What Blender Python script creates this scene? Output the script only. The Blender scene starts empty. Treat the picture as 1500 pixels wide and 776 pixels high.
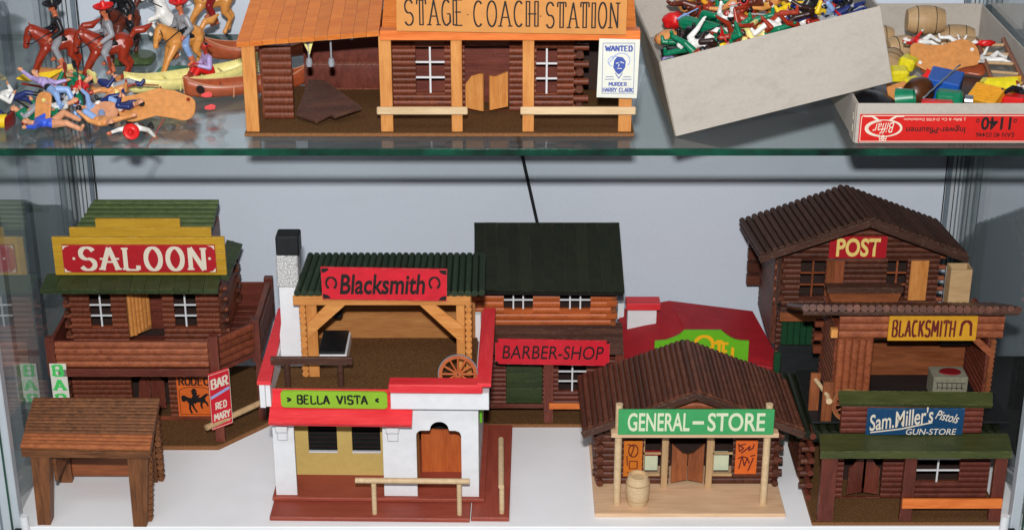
import bpy, bmesh, math, random
import numpy as np
from mathutils import Matrix, Vector, Euler
random.seed(7)
PI = math.pi
R = math.radians
sc = bpy.context.scene
col = sc.collection
# ------------------------------------------------------------------ camera
cam_d = bpy.data.cameras.new('camera')
cam = bpy.data.objects.new('camera', cam_d); col.objects.link(cam)
cam.location = (0, -1.82, 1.155); cam.rotation_euler = (R(90 - 23.8), 0, 0)
cam_d.sensor_width = 36; cam_d.lens = 2516 / 1500 * 36
cam_d.clip_start = 0.02; cam_d.clip_end = 60
sc.camera = cam
# ------------------------------------------------------------------ light: dim room + the on-camera flash
w = bpy.data.worlds.new('World'); sc.world = w; w.use_nodes = True
bg = w.node_tree.nodes['Background']
bg.inputs['Color'].default_value = (0.86, 0.93, 1.0, 1); bg.inputs['Strength'].default_value = 0.15
fl = bpy.data.lights.new('camera_flash', 'AREA'); fl.shape = 'RECTANGLE'; fl.size = 0.055; fl.size_y = 0.035
fl.energy = 46.5; fl.color = (1.0, 0.975, 0.95)
flo = bpy.data.objects.new('camera_flash', fl); col.objects.link(flo)
flo.location = (-0.01, -1.84, 1.335); flo.rotation_euler = (R(90 - 23), 0, R(-2))
cl = bpy.data.lights.new('ceiling_lamp', 'AREA'); cl.shape = 'RECTANGLE'; cl.size = 1.6; cl.size_y = 0.5
cl.energy = 13; cl.color = (0.9, 0.96, 1.0)
clo = bpy.data.objects.new('ceiling_lamp', cl); col.objects.link(clo)
clo.location = (-0.5, -1.5, 2.3); clo.rotation_euler = (R(38), 0, R(-12))
sc.view_settings.view_transform = 'Standard'; sc.view_settings.look = 'None'
sc.view_settings.exposure = 0.0; sc.view_settings.gamma = 1
sc.cycles.max_bounces = 10; sc.cycles.transparent_max_bounces = 24
sc.cycles.caustics_reflective = False; sc.cycles.caustics_refractive = False
# ------------------------------------------------------------------ materials
def lin(c):
    return tuple(((x / 255) / 12.92 if x / 255 <= 0.04045 else ((x / 255 + 0.055) / 1.055) ** 2.4) for x in c)
MATS = {}
def base_mat(name, rough=0.5, spec=0.5, metal=0, coat=0):
    m = bpy.data.materials.new(name); m.use_nodes = True
    nt = m.node_tree; b = nt.nodes['Principled BSDF']
    b.inputs['Roughness'].default_value = rough; b.inputs['Specular IOR Level'].default_value = spec
    b.inputs['Metallic'].default_value = metal; b.inputs['Coat Weight'].default_value = coat
    b.inputs['Coat Roughness'].default_value = 0.25
    MATS[name] = m
    return m, nt, b
def N(nt, t, **k):
    n = nt.nodes.new(t)
    for a, v in k.items():
        if a.startswith('_'): n.inputs[a[1:].replace('_', ' ')].default_value = v
        else: setattr(n, a, v)
    return n
def coords(nt, scale):
    tc = N(nt, 'ShaderNodeTexCoord'); oi = N(nt, 'ShaderNodeObjectInfo')
    mp = N(nt, 'ShaderNodeMapping'); mp.inputs['Scale'].default_value = scale
    mu = N(nt, 'ShaderNodeVectorMath', operation='SCALE'); mu.inputs['Scale'].default_value = 37.0
    cx = N(nt, 'ShaderNodeCombineXYZ')
    for i in range(3): nt.links.new(oi.outputs['Random'], cx.inputs[i])
    nt.links.new(cx.outputs[0], mu.inputs[0])
    nt.links.new(tc.outputs['Object'], mp.inputs['Vector']); nt.links.new(mu.outputs[0], mp.inputs['Location'])
    return mp, oi
def ramp(nt, fac, stops):
    r = N(nt, 'ShaderNodeValToRGB'); e = r.color_ramp.elements
    while len(e) < len(stops): e.new(0.5)
    for i, (p, c) in enumerate(stops): e[i].position = p; e[i].color = (*c, 1)
    nt.links.new(fac, r.inputs[0]); return r
def edge_wear(nt, out, col_, amount, radius=.0011, scale=420):
    L = nt.links; bv = N(nt, 'ShaderNodeBevel', samples=4); bv.inputs['Radius'].default_value = radius
    ge = N(nt, 'ShaderNodeNewGeometry'); dt = N(nt, 'ShaderNodeVectorMath', operation='DOT_PRODUCT'); L.new(bv.outputs[0], dt.inputs[0]); L.new(ge.outputs['Normal'], dt.inputs[1])
    r = N(nt, 'ShaderNodeMapRange'); r.inputs['From Min'].default_value = .995; r.inputs['From Max'].default_value = .88; L.new(dt.outputs['Value'], r.inputs['Value'])
    mp, _ = coords(nt, (scale * .35, scale, scale)); n = N(nt, 'ShaderNodeTexNoise', _Scale=1.0, _Detail=4.0, _Roughness=.7); L.new(mp.outputs[0], n.inputs['Vector'])
    r2 = N(nt, 'ShaderNodeMapRange'); r2.inputs['From Min'].default_value = .47; r2.inputs['From Max'].default_value = .62; r2.inputs['To Max'].default_value = amount; L.new(n.outputs[0], r2.inputs['Value'])
    m = N(nt, 'ShaderNodeMath', operation='MULTIPLY'); L.new(r.outputs[0], m.inputs[0]); L.new(r2.outputs[0], m.inputs[1])
    mi = N(nt, 'ShaderNodeMix', data_type='RGBA'); L.new(m.outputs[0], mi.inputs['Factor']); L.new(out, mi.inputs['A']); mi.inputs['B'].default_value = (*lin(col_), 1)
    return mi.outputs['Result']
def wood(name, c1, c2, rough=0.5, grain=1.0, bump=0.25, dust=0.0, vary=0.25, k=1.0, coat=0.0, spec=0.35, wear=None, wa=.7):
    m, nt, b = base_mat(name, rough, spec, 0, coat); L = nt.links
    mp, oi = coords(nt, (45 * grain, 700 * grain, 700 * grain))
    n1 = N(nt, 'ShaderNodeTexNoise', _Scale=1.0, _Detail=5.0, _Roughness=0.62); L.new(mp.outputs[0], n1.inputs['Vector'])
    mp2, _ = coords(nt, (18, 90, 90))
    n2 = N(nt, 'ShaderNodeTexNoise', _Scale=1.0, _Detail=3.0); L.new(mp2.outputs[0], n2.inputs['Vector'])
    mx = N(nt, 'ShaderNodeMath', operation='MULTIPLY_ADD'); mx.inputs[1].default_value = 0.55
    L.new(n1.outputs[0], mx.inputs[0])
    h = N(nt, 'ShaderNodeMath', operation='MULTIPLY'); h.inputs[1].default_value = 0.45
    L.new(n2.outputs[0], h.inputs[0]); L.new(h.outputs[0], mx.inputs[2])
    a = [x * k for x in lin(c1)]; c = [x * k for x in lin(c2)]
    rp = ramp(nt, mx.outputs[0], [(0.33, a), (0.66, c)])
    hs = N(nt, 'ShaderNodeHueSaturation')
    mr = N(nt, 'ShaderNodeMapRange'); mr.inputs['To Min'].default_value = 1 - vary; mr.inputs['To Max'].default_value = 1 + vary
    L.new(oi.outputs['Random'], mr.inputs['Value']); L.new(mr.outputs[0], hs.inputs['Value']); L.new(rp.outputs[0], hs.inputs['Color'])
    out = hs.outputs[0]
    if dust:
        mp3, _ = coords(nt, (900, 900, 900))
        n3 = N(nt, 'ShaderNodeTexNoise', _Scale=0.55, _Detail=2.0); L.new(mp3.outputs[0], n3.inputs['Vector'])
        r3 = N(nt, 'ShaderNodeMapRange'); r3.inputs['From Min'].default_value = 0.66; r3.inputs['From Max'].default_value = 0.76
        r3.inputs['To Max'].default_value = dust; L.new(n3.outputs[0], r3.inputs['Value'])
        mi = N(nt, 'ShaderNodeMix', data_type='RGBA'); L.new(r3.outputs[0], mi.inputs['Factor'])
        L.new(out, mi.inputs['A']); mi.inputs['B'].default_value = (0.42, 0.38, 0.33, 1); out = mi.outputs['Result']
    if wear: out = edge_wear(nt, out, wear, wa)
    L.new(out, b.inputs['Base Color'])
    bp = N(nt, 'ShaderNodeBump', _Strength=bump, _Distance=0.0006); L.new(n1.outputs[0], bp.inputs['Height']); L.new(bp.outputs[0], b.inputs['Normal'])
    rr = N(nt, 'ShaderNodeMapRange'); rr.inputs['To Min'].default_value = rough - 0.1; rr.inputs['To Max'].default_value = rough + 0.15
    L.new(n2.outputs[0], rr.inputs['Value']); L.new(rr.outputs[0], b.inputs['Roughness'])
    return m
def plain(name, c, rough=0.5, spec=0.4, metal=0, coat=0, noise=0.08, ns=120, bump=0.05, k=1.0, bd=0.0005, vary=0.0, grime=0.0, gs=14, wear=None, wa=.7):
    m, nt, b = base_mat(name, rough, spec, metal, coat); L = nt.links
    mp, oi = coords(nt, (ns, ns, ns))
    n1 = N(nt, 'ShaderNodeTexNoise', _Scale=1.0, _Detail=6.0, _Roughness=0.6); L.new(mp.outputs[0], n1.inputs['Vector'])
    a = [x * k for x in lin(c)]
    rp = ramp(nt, n1.outputs[0], [(0.3, [x * (1 - noise * 1.6) for x in a]), (0.7, [min(1, x * (1 + noise)) for x in a])])
    out = rp.outputs[0]
    if grime:
        mp4, _ = coords(nt, (gs, gs * 1.7, gs * 2.3))
        n4 = N(nt, 'ShaderNodeTexNoise', _Scale=1.0, _Detail=9.0, _Roughness=0.72); L.new(mp4.outputs[0], n4.inputs['Vector'])
        r4 = N(nt, 'ShaderNodeMapRange'); r4.inputs['From Min'].default_value = 0.5; r4.inputs['From Max'].default_value = 0.78; r4.inputs['To Max'].default_value = grime
        L.new(n4.outputs[0], r4.inputs['Value'])
        mi = N(nt, 'ShaderNodeMix', data_type='RGBA'); L.new(r4.outputs[0], mi.inputs['Factor']); L.new(out, mi.inputs['A']); mi.inputs['B'].default_value = (a[0] * .42, a[1] * .38, a[2] * .32, 1); out = mi.outputs['Result']
        r5 = N(nt, 'ShaderNodeMapRange'); r5.inputs['To Min'].default_value = rough - .08; r5.inputs['To Max'].default_value = rough + .22; L.new(n4.outputs[0], r5.inputs['Value']); L.new(r5.outputs[0], b.inputs['Roughness'])
    if wear: out = edge_wear(nt, out, wear, wa)
    L.new(out, b.inputs['Base Color'])
    bp = N(nt, 'ShaderNodeBump', _Strength=bump, _Distance=bd); L.new(n1.outputs[0], bp.inputs['Height']); L.new(bp.outputs[0], b.inputs['Normal'])
    return m
def glass_mat(name, tint, dust=0.0, gain=1.0):
    m = bpy.data.materials.new(name); m.use_nodes = True; nt = m.node_tree; nt.nodes.remove(nt.nodes['Principled BSDF'])
    o = nt.nodes['Material Output']
    t = N(nt, 'ShaderNodeBsdfTransparent', _Color=(*tint, 1)); g = N(nt, 'ShaderNodeBsdfAnisotropic'); g.inputs['Roughness'].default_value = 0.0
    # fresnel from the outside on both sides of each face
    lw = N(nt, 'ShaderNodeLayerWeight', _Blend=0.5)
    p = N(nt, 'ShaderNodeMath', operation='POWER'); p.inputs[1].default_value = 5.0
    nt.links.new(lw.outputs['Facing'], p.inputs[0])
    ma = N(nt, 'ShaderNodeMath', operation='MULTIPLY_ADD'); ma.inputs[1].default_value = 0.96 * gain; ma.inputs[2].default_value = 0.04 * gain
    nt.links.new(p.outputs[0], ma.inputs[0])
    x = N(nt, 'ShaderNodeMixShader'); nt.links.new(ma.outputs[0], x.inputs[0]); nt.links.new(t.outputs[0], x.inputs[1]); nt.links.new(g.outputs[0], x.inputs[2])
    tc = N(nt, 'ShaderNodeTexCoord'); nz = N(nt, 'ShaderNodeTexNoise', _Scale=9.0, _Detail=8.0, _Roughness=0.7); nt.links.new(tc.outputs['Object'], nz.inputs['Vector'])
    mr = N(nt, 'ShaderNodeMapRange'); mr.inputs['From Min'].default_value = .3; mr.inputs['From Max'].default_value = .75; mr.inputs['To Min'].default_value = dust * .6; mr.inputs['To Max'].default_value = dust * 1.6
    nt.links.new(nz.outputs[0], mr.inputs['Value']); df = N(nt, 'ShaderNodeBsdfDiffuse', _Color=(.75, .82, .80, 1)); x2 = N(nt, 'ShaderNodeMixShader')
    nt.links.new(mr.outputs[0], x2.inputs[0]); nt.links.new(x.outputs[0], x2.inputs[1]); nt.links.new(df.outputs[0], x2.inputs[2]); nt.links.new(x2.outputs[0], o.inputs[0]); MATS[name] = m
    return m
wood('brown_log', (74, 32, 20), (138, 72, 46), rough=0.45, vary=0.22, dust=0.1)
wood('dark_log', (58, 28, 20), (108, 60, 42), rough=0.45, vary=0.25, dust=0.12)
wood('umber_wood', (54, 32, 26), (88, 58, 46), rough=0.5, vary=0.2, dust=0.45, wear=(168, 140, 118))
wood('red_brown_wood', (78, 34, 26), (116, 56, 42), rough=0.45, vary=0.15, dust=0.2, wear=(176, 128, 100))
wood('roof_brown', (60, 30, 22), (112, 66, 48), rough=0.4, vary=0.3, dust=0.35)
wood('orange_log', (160, 76, 36), (198, 106, 54), rough=0.38, vary=0.12, dust=0.08)
wood('orange_wood', (188, 92, 28), (220, 130, 54), rough=0.4, vary=0.1, dust=0.15, wear=(245, 190, 130))
wood('amber_wood', (184, 112, 54), (222, 156, 86), rough=0.42, vary=0.1)
wood('honey_wood', (150, 94, 50), (188, 132, 78), rough=0.45, vary=0.1)
wood('chestnut_wood', (104, 54, 30), (154, 90, 54), rough=0.42, vary=0.15)
wood('copper_log', (110, 54, 34), (166, 94, 60), rough=0.42, vary=0.15, dust=0.15)
wood('table_wood', (70, 40, 24), (140, 88, 52), rough=0.5, vary=0.22, grain=0.7, bump=0.4, wear=(178, 132, 96))
wood('table_orange', (128, 66, 34), (176, 102, 56), rough=0.5, vary=0.15, grain=0.7, bump=0.4)
wood('pale_wood', (190, 160, 120), (222, 194, 156), rough=0.5, vary=0.07)
wood('plywood', (202, 164, 128), (226, 190, 154), rough=0.5, vary=0.04, grain=0.5, bump=0.1)
wood('beige_wood', (166, 134, 96), (196, 164, 122), rough=0.5, vary=0.07)
wood('green_wood', (36, 50, 28), (62, 76, 42), rough=0.42, vary=0.12, dust=0.18, wear=(138, 140, 100))
wood('bright_green_wood', (50, 58, 27), (80, 84, 44), rough=0.42, vary=0.1, dust=0.2, wear=(160, 168, 120))
wood('dark_green_wood', (20, 26, 17), (36, 41, 26), rough=0.42, vary=0.15, dust=0.12, wear=(110, 116, 92))
wood('deep_green_wood', (14, 52, 30), (24, 72, 42), rough=0.45, vary=0.1, dust=0.1)
wood('yellow_wood', (176, 132, 26), (200, 156, 44), rough=0.45, vary=0.06, wear=(245, 225, 150))
wood('orange_beam', (196, 92, 36), (232, 132, 62), rough=0.4, vary=0.08, dust=0.15)
wood('oxblood_board', (134, 58, 46), (158, 76, 58), rough=0.5, vary=0.05, grain=.6, wear=(196, 130, 108))
wood('saloon_green', (56, 74, 38), (92, 108, 62), rough=0.42, vary=0.14, dust=0.15)
wood('forge_green', (26, 38, 26), (48, 62, 42), rough=0.42, vary=0.15, dust=0.12)
plain('felt', (104, 74, 46), rough=0.95, spec=0.1, noise=0.35, ns=500, bump=0.5, bd=0.001)
plain('hardboard', (134, 90, 56), rough=0.8, spec=0.2, noise=0.18, ns=400, bump=0.2)
plain('white_paint', (226, 228, 232), rough=0.55, noise=0.03, ns=60, bump=0.25, bd=0.0008, grime=0.16, gs=30, wear=(170, 158, 146))
plain('stucco', (222, 222, 222), rough=0.8, noise=0.5, ns=520, bump=1.0, bd=0.002)
plain('yellow_paint', (202, 176, 104), rough=0.6, noise=0.04, grime=0.2, gs=30)
wood('red_paint', (212, 36, 46), (236, 66, 72), rough=0.45, vary=0.04, grain=0.8, bump=0.2, wear=(240, 130, 120))
plain('red_roof', (160, 24, 34), rough=0.5, noise=0.08, ns=60, grime=0.5, gs=30)
plain('sign_red', (206, 28, 46), rough=0.45, noise=0.08, ns=90, grime=0.35, gs=30, wear=(238, 150, 140))
plain('sign_crimson', (176, 22, 34), rough=0.45, noise=0.06, grime=0.3, gs=30, wear=(226, 150, 130))
plain('sign_green', (62, 158, 92), rough=0.45, noise=0.04, grime=0.2, gs=30)
plain('sign_lime', (140, 186, 44), rough=0.4, noise=0.03, grime=0.25, gs=30)
plain('lime_paint', (104, 180, 34), rough=0.45, noise=0.04)
plain('sign_yellow', (206, 148, 32), rough=0.45, noise=0.05, grime=0.3, gs=30)
plain('sign_blue', (20, 66, 106), rough=0.4, noise=0.08, grime=0.3, gs=30, wear=(120, 150, 170))
plain('sign_tan', (204, 138, 70), rough=0.5, noise=0.05, ns=60, grime=0.3, gs=30)
plain('poster_orange', (222, 104, 38), rough=0.5, noise=0.06, grime=0.25, gs=30)
plain('poster_amber', (206, 116, 36), rough=0.5, noise=0.06)
plain('paper', (220, 220, 208), rough=0.6, noise=0.02, grime=0.15, gs=30)
plain('ink_black', (22, 18, 18), rough=0.6, noise=0.02)
plain('ink_maroon', (96, 24, 22), rough=0.6, noise=0.02)
plain('ink_cream', (222, 212, 194), rough=0.6, noise=0.02)
plain('ink_pale', (214, 222, 190), rough=0.6, noise=0.04)
plain('ink_gold', (236, 208, 120), rough=0.6, noise=0.02)
plain('ink_yellow', (240, 176, 20), rough=0.6, noise=0.02)
plain('ink_blue', (64, 84, 160), rough=0.6, noise=0.03)
plain('ink_light_blue', (150, 166, 214), rough=0.6, noise=0.03)
plain('ink_green', (70, 200, 96), rough=0.6, noise=0.02)
plain('ink_dark_red', (120, 14, 22), rough=0.6, noise=0.02)
plain('red_print', (206, 34, 30), rough=0.35, noise=0.03)
plain('cardboard', (182, 174, 165), rough=0.85, spec=0.15, noise=0.035, ns=240, bump=0.12, grime=0.3, gs=30, wear=(150, 138, 120))
plain('cardboard_edge', (176, 164, 146), rough=0.9, spec=0.1, noise=0.15, ns=500)
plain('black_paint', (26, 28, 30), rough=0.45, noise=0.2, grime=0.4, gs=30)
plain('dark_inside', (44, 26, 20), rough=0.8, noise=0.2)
plain('shelf_white', (244, 245, 248), rough=0.4, noise=0.01, ns=20, grime=0.12, gs=6)
plain('wall_blue', (204, 213, 226), rough=0.7, noise=0.02, ns=300, bump=0.15, grime=0.1, gs=6)
plain('aluminium', (196, 204, 212), rough=0.45, metal=0.25, noise=0.03, ns=40)
plain('aluminium_dark', (120, 132, 144), rough=0.45, metal=0.25, noise=0.05, ns=40)
plain('chrome', (200, 205, 210), rough=0.15, metal=1.0, noise=0.02)
plain('rubber', (20, 21, 23), rough=0.6, noise=0.05)
plain('glass_edge_green', (6, 60, 44), rough=0.12, spec=0.6, coat=0.6, noise=0.9, ns=18, bump=0.06, bd=.004, grime=.8, gs=20)
plain('grey_stone', (132, 128, 110), rough=0.8, noise=0.12, ns=200, bump=0.4, grime=0.4, gs=30)
plain('backdrop_grey', (190, 200, 202), rough=0.7, noise=0.05, ns=3)
plain('backdrop_dark', (14, 15, 17), rough=0.8, noise=0.1, ns=3)
glass_mat('shelf_glass', (0.955, 0.983, 0.973), dust=.028, gain=1.0)
glass_mat('side_glass', (0.95, 0.972, 0.966), dust=.02, gain=1.6)
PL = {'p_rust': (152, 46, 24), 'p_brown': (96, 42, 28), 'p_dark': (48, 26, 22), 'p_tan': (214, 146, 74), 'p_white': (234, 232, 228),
      'p_green': (8, 118, 82), 'p_olive': (70, 88, 52), 'p_red': (214, 30, 30), 'p_black': (26, 26, 30), 'p_skin': (196, 108, 74),
      'p_redskin': (160, 54, 34), 'p_lilac': (176, 156, 208), 'p_blue': (56, 92, 212), 'p_navy': (28, 44, 104), 'p_sky': (140, 172, 222),
      'p_grey': (150, 152, 158), 'p_yellow': (240, 200, 30), 'p_cream': (232, 220, 140), 'p_canoe': (166, 80, 46), 'p_peg': (140, 44, 28),
      'p_orange': (216, 146, 84), 'p_darkred': (136, 20, 24), 'p_bluebox': (30, 84, 172), 'p_teal': (70, 190, 170), 'p_lime': (60, 150, 40),
      'p_flesh': (214, 150, 112), 'p_gold': (226, 160, 40), 'p_lemon': (232, 216, 40)}
for a, c in PL.items(): plain(a, c, rough=0.36, spec=0.5, noise=0.12, ns=150, bump=0.08)
plain('silver', (190, 192, 196), rough=0.25, metal=0.9, noise=0.05)
plain('fur_brown', (76, 42, 20), rough=0.35, noise=0.35, ns=60)
M = MATS
# ------------------------------------------------------------------ builders
WM = {}
FM = [Matrix()]
def setF(m=None): FM[0] = m if m is not None else Matrix()
def T(x, y, z): return Matrix.Translation((x, y, z))
def RZ(a): return Matrix.Rotation(R(a), 4, 'Z')
def RX(a): return Matrix.Rotation(R(a), 4, 'X')
def RY(a): return Matrix.Rotation(R(a), 4, 'Y')
def link(name, data, m, parent=None):
    o = bpy.data.objects.new(name, data); col.objects.link(o)
    w_ = FM[0] @ m; WM[o] = w_
    if parent is not None:
        o.parent = parent; o.matrix_parent_inverse = Matrix(); o.matrix_basis = WM[parent].inverted() @ w_
    else: o.matrix_basis = w_
    return o
def tag(o, label, cat, group=None):
    o['label'] = label; o['category'] = cat
    if group: o['group'] = group
    return o
def thing(name, label, cat, loc, group=None, rot=0):
    return tag(link(name, None, T(*loc) @ RZ(rot)), label, cat, group)
MC = {}
def mesh_from(key, verts, faces, mats, smooth=False, fm=None):
    me = bpy.data.meshes.new(str(key)[:40]); me.from_pydata([tuple(v) for v in verts], [], faces)
    for m_ in (mats if isinstance(mats, (list, tuple)) else [mats]): me.materials.append(M[m_] if isinstance(m_, str) else m_)
    if fm:
        for p, i in zip(me.polygons, fm): p.material_index = i
    if smooth: me.polygons.foreach_set('use_smooth', [True] * len(me.polygons))
    me.update(); return me
def box_mesh(dx, dy, dz, mat, bev=0.0004):
    k = ('box', round(dx, 5), round(dy, 5), round(dz, 5), mat, bev)
    if k in MC: return MC[k]
    bm = bmesh.new(); bmesh.ops.create_cube(bm, size=1.0)
    for v in bm.verts: v.co = (v.co.x * dx, v.co.y * dy, v.co.z * dz)
    b_ = min(bev, min(dx, dy, dz) * 0.3)
    if b_ > 0: bmesh.ops.bevel(bm, geom=bm.edges[:], offset=b_, segments=1, affect='EDGES')
    me = bpy.data.meshes.new('box'); bm.to_mesh(me); bm.free(); me.materials.append(M[mat]); MC[k] = me; return me
ORI = {0: Matrix(), 1: Matrix.Rotation(PI / 2, 4, 'Z'), 2: Matrix.Rotation(-PI / 2, 4, 'Y')}
def box(name, x0, x1, y0, y1, z0, z1, mat, parent=None, bev=0.0004, pre=None):
    """box in the current frame; grain runs along the longest side"""
    d = [abs(x1 - x0), abs(y1 - y0), abs(z1 - z0)]; ax = d.index(max(d))
    loc = T((x0 + x1) / 2, (y0 + y1) / 2, (z0 + z1) / 2)
    if ax == 0: dm = d
    elif ax == 1: dm = [d[1], d[0], d[2]]
    else: dm = [d[2], d[1], d[0]]
    m = loc @ ORI[ax]
    if pre is not None: m = pre @ m
    return link(name, box_mesh(*dm, mat, bev), m, parent)
def obox(name, c, size, rot, mat, parent=None, bev=0.0004):
    """box centred on c with rotation matrix"""
    d = list(size); ax = d.index(max(d))
    if ax == 0: dm = d
    elif ax == 1: dm = [d[1], d[0], d[2]]
    else: dm = [d[2], d[1], d[0]]
    return link(name, box_mesh(*dm, mat, bev), T(*c) @ rot @ ORI[ax], parent)
def multi_box(name, bxs, mat, parent=None):
    V, Fc = [], []
    cx = sum((b[0] + b[1]) / 2 for b in bxs) / len(bxs); cy = sum((b[2] + b[3]) / 2 for b in bxs) / len(bxs); cz = sum((b[4] + b[5]) / 2 for b in bxs) / len(bxs)
    for (a, b, c, d, e, f) in bxs:
        n = len(V)
        V += [(x - cx, y - cy, z - cz) for x in (a, b) for y in (c, d) for z in (e, f)]
        Fc += [[n + i for i in q] for q in ((0, 1, 3, 2), (4, 6, 7, 5), (0, 4, 5, 1), (2, 3, 7, 6), (0, 2, 6, 4), (1, 5, 7, 3))]
    return link(name, mesh_from(name, V, Fc, mat), T(cx, cy, cz), parent)
def prism(name, pts, y0, y1, mat, parent=None, pre=None, axis='y', bev=0.0, holes=None):
    """outline pts (x,z) extruded from y0 to y1 (or (x,y) outline extruded in z when axis='z')"""
    if axis == 'v': pts = [(z, -x) for x, z in pts]
    cx = sum(p[0] for p in pts) / len(pts); cz = sum(p[1] for p in pts) / len(pts)
    bm = bmesh.new()
    t = abs(y1 - y0)
    vs = [bm.verts.new((p[0] - cx, p[1] - cz, 0)) for p in pts]
    f = bm.faces.new(vs); bm.normal_update()
    if f.normal.z < 0: f.normal_flip()
    r = bmesh.ops.extrude_face_region(bm, geom=[f]); ev = [g for g in r['geom'] if isinstance(g, bmesh.types.BMVert)]
    for v in ev: v.co.z += t
    bm.normal_update(); bmesh.ops.recalc_face_normals(bm, faces=bm.faces[:])
    if bev: bmesh.ops.bevel(bm, geom=[e for e in bm.edges], offset=bev, segments=1, affect='EDGES')
    bmesh.ops.triangulate(bm, faces=[q for q in bm.faces if len(q.verts) > 4])
    me = bpy.data.meshes.new(name); bm.to_mesh(me); bm.free(); me.materials.append(M[mat])
    if axis == 'y': m = T(cx, max(y0, y1), cz) @ RX(90)
    elif axis == 'v': m = T(-cz, max(y0, y1), cx) @ Matrix(((0, -1, 0, 0), (0, 0, -1, 0), (1, 0, 0, 0), (0, 0, 0, 1)))
    elif axis == 'z': m = T(cx, cz, min(y0, y1))
    elif axis == 'x': m = T(min(y0, y1), cx, cz) @ Matrix(((0, 0, 1, 0), (1, 0, 0, 0), (0, 1, 0, 0), (0, 0, 0, 1)))
    if pre is not None: m = pre @ m
    return link(name, me, m, parent)
def align(p0, p1):
    p0 = Vector(p0); p1 = Vector(p1); d = (p1 - p0)
    return T(*((p0 + p1) / 2)) @ d.to_track_quat('X', 'Z').to_matrix().to_4x4(), d.length
def rod_mesh(r, mat, n=10, r2=None):
    k = ('rod', round(r, 5), mat, n, r2)
    if k in MC: return MC[k]
    V, Fc = [], []
    for x, rr in ((-0.5, r), (0.5, r2 or r)):
        for i in range(n): a = 2 * PI * i / n; V.append((x, rr * math.cos(a), rr * math.sin(a)))
    for i in range(n): j = (i + 1) % n; Fc.append([i, j, n + j, n + i])
    V += V[:]; Fc += [list(range(2 * n, 3 * n))[::-1], list(range(3 * n, 4 * n))]
    me = mesh_from(k, V, Fc, mat)
    me.polygons.foreach_set('use_smooth', [True] * n + [False, False]); MC[k] = me; return me
def rod(name, p0, p1, r, mat, parent=None, n=10, r2=None):
    m, l = align(p0, p1); return link(name, rod_mesh(r, mat, n, r2), m @ Matrix.Diagonal((l, 1, 1, 1)), parent)
def log_mesh(p, d, mat):
    k = ('log', round(p, 5), round(d, 5), mat)
    if k in MC: return MC[k]
    V = []; n = 6
    prof = [(-d * math.sin(PI * i / n) ** 0.75, -p * 0.485 * math.cos(PI * i / n)) for i in range(n + 1)]
    for x in (-0.5, 0.5): V += [(x, y, z) for y, z in prof]
    q = len(prof); Fc = [[i, q + i, q + i + 1, i + 1] for i in range(q - 1)]
    V += V[:]; Fc += [list(range(2 * q, 3 * q)), list(range(3 * q, 4 * q))[::-1], [2 * q, 3 * q - 1, 4 * q - 1, 3 * q]]
    me = mesh_from(k, V, Fc, mat); me.polygons.foreach_set('use_smooth', [True] * (q - 1) + [False] * 3); MC[k] = me; return me
def grid_wall(name, x0, x1, z0, z1, ops, t, mat, parent, pre):
    xs = sorted({x0, x1, *[min(max(v, x0), x1) for o in ops for v in o[:2]]}); zs = sorted({z0, z1, *[min(max(v, z0), z1) for o in ops for v in o[2:]]})
    cx = (x0 + x1) / 2; cz = (z0 + z1) / 2
    bm = bmesh.new(); vs = {}
    def gv(i, j):
        if (i, j) not in vs: vs[(i, j)] = bm.verts.new((xs[i] - cx, 0, zs[j] - cz))
        return vs[(i, j)]
    fs = []
    for i in range(len(xs) - 1):
        for j in range(len(zs) - 1):
            mx = (xs[i] + xs[i + 1]) / 2; mz = (zs[j] + zs[j + 1]) / 2
            if any(o[0] < mx < o[1] and o[2] < mz < o[3] for o in ops): continue
            fs.append(bm.faces.new([gv(i, j), gv(i + 1, j), gv(i + 1, j + 1), gv(i, j + 1)]))
    r = bmesh.ops.extrude_face_region(bm, geom=fs)
    for g in r['geom']:
        if isinstance(g, bmesh.types.BMVert): g.co.y += t
    bmesh.ops.recalc_face_normals(bm, faces=bm.faces[:])
    me = bpy.data.meshes.new(name); bm.to_mesh(me); bm.free(); me.materials.append(M[mat])
    return link(name, me, pre @ T(cx, 0, cz), parent)
def log_wall(parent, x0, x1, y, z0, z1, pitch, mat, ops=(), back=None, t=0.004, d=0.0028, pre=None, jit=0.0, gable=None, name='wall'):
    """wall whose outside faces -y (in frame 'pre'): backing board + one object per log"""
    base = (pre if pre is not None else Matrix()) @ T(0, y, 0)
    wl = grid_wall(name, x0, x1, z0, z1, list(ops), t, back or mat, parent, base)
    n = max(1, round((z1 - z0) / pitch)); p = (z1 - z0) / n
    me = log_mesh(p, d, mat)
    for i in range(n):
        zc = z0 + (i + 0.5) * p
        iv = [(x0, x1)]
        if gable:
            iv = [gable(zc)]
            if iv[0][1] - iv[0][0] < 0.004: continue
        for o in ops:
            if o[2] - p * 0.3 < zc < o[3] + p * 0.3:
                nv = []
                for a, b in iv:
                    if o[1] <= a or o[0] >= b: nv.append((a, b))
                    else:
                        if o[0] > a: nv.append((a, o[0]))
                        if o[1] < b: nv.append((o[1], b))
                iv = nv
        for a, b in iv:
            if b - a < 0.003: continue
            ja = random.uniform(-jit, jit); jb = random.uniform(-jit, jit)
            link('log', me, base @ T((a + b + ja + jb) / 2, -0.0001, zc) @ Matrix.Diagonal((b - a + jb - ja, 1, 1, 1)), wl)
    return wl
def log_ends(parent, x, y0, y1, z0, z1, pitch, mat, r=None, alt=True):
    """crossed log ends standing proud at a corner: logs running along y"""
    n = round((z1 - z0) / pitch); p = (z1 - z0) / n; r = r or p * 0.42
    for i in range(n):
        if alt and i % 2: continue
        z = z0 + (i + 0.5) * p
        rod('log_end', (x, y0, z), (x, y1, z), r, mat, parent, n=8)
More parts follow.
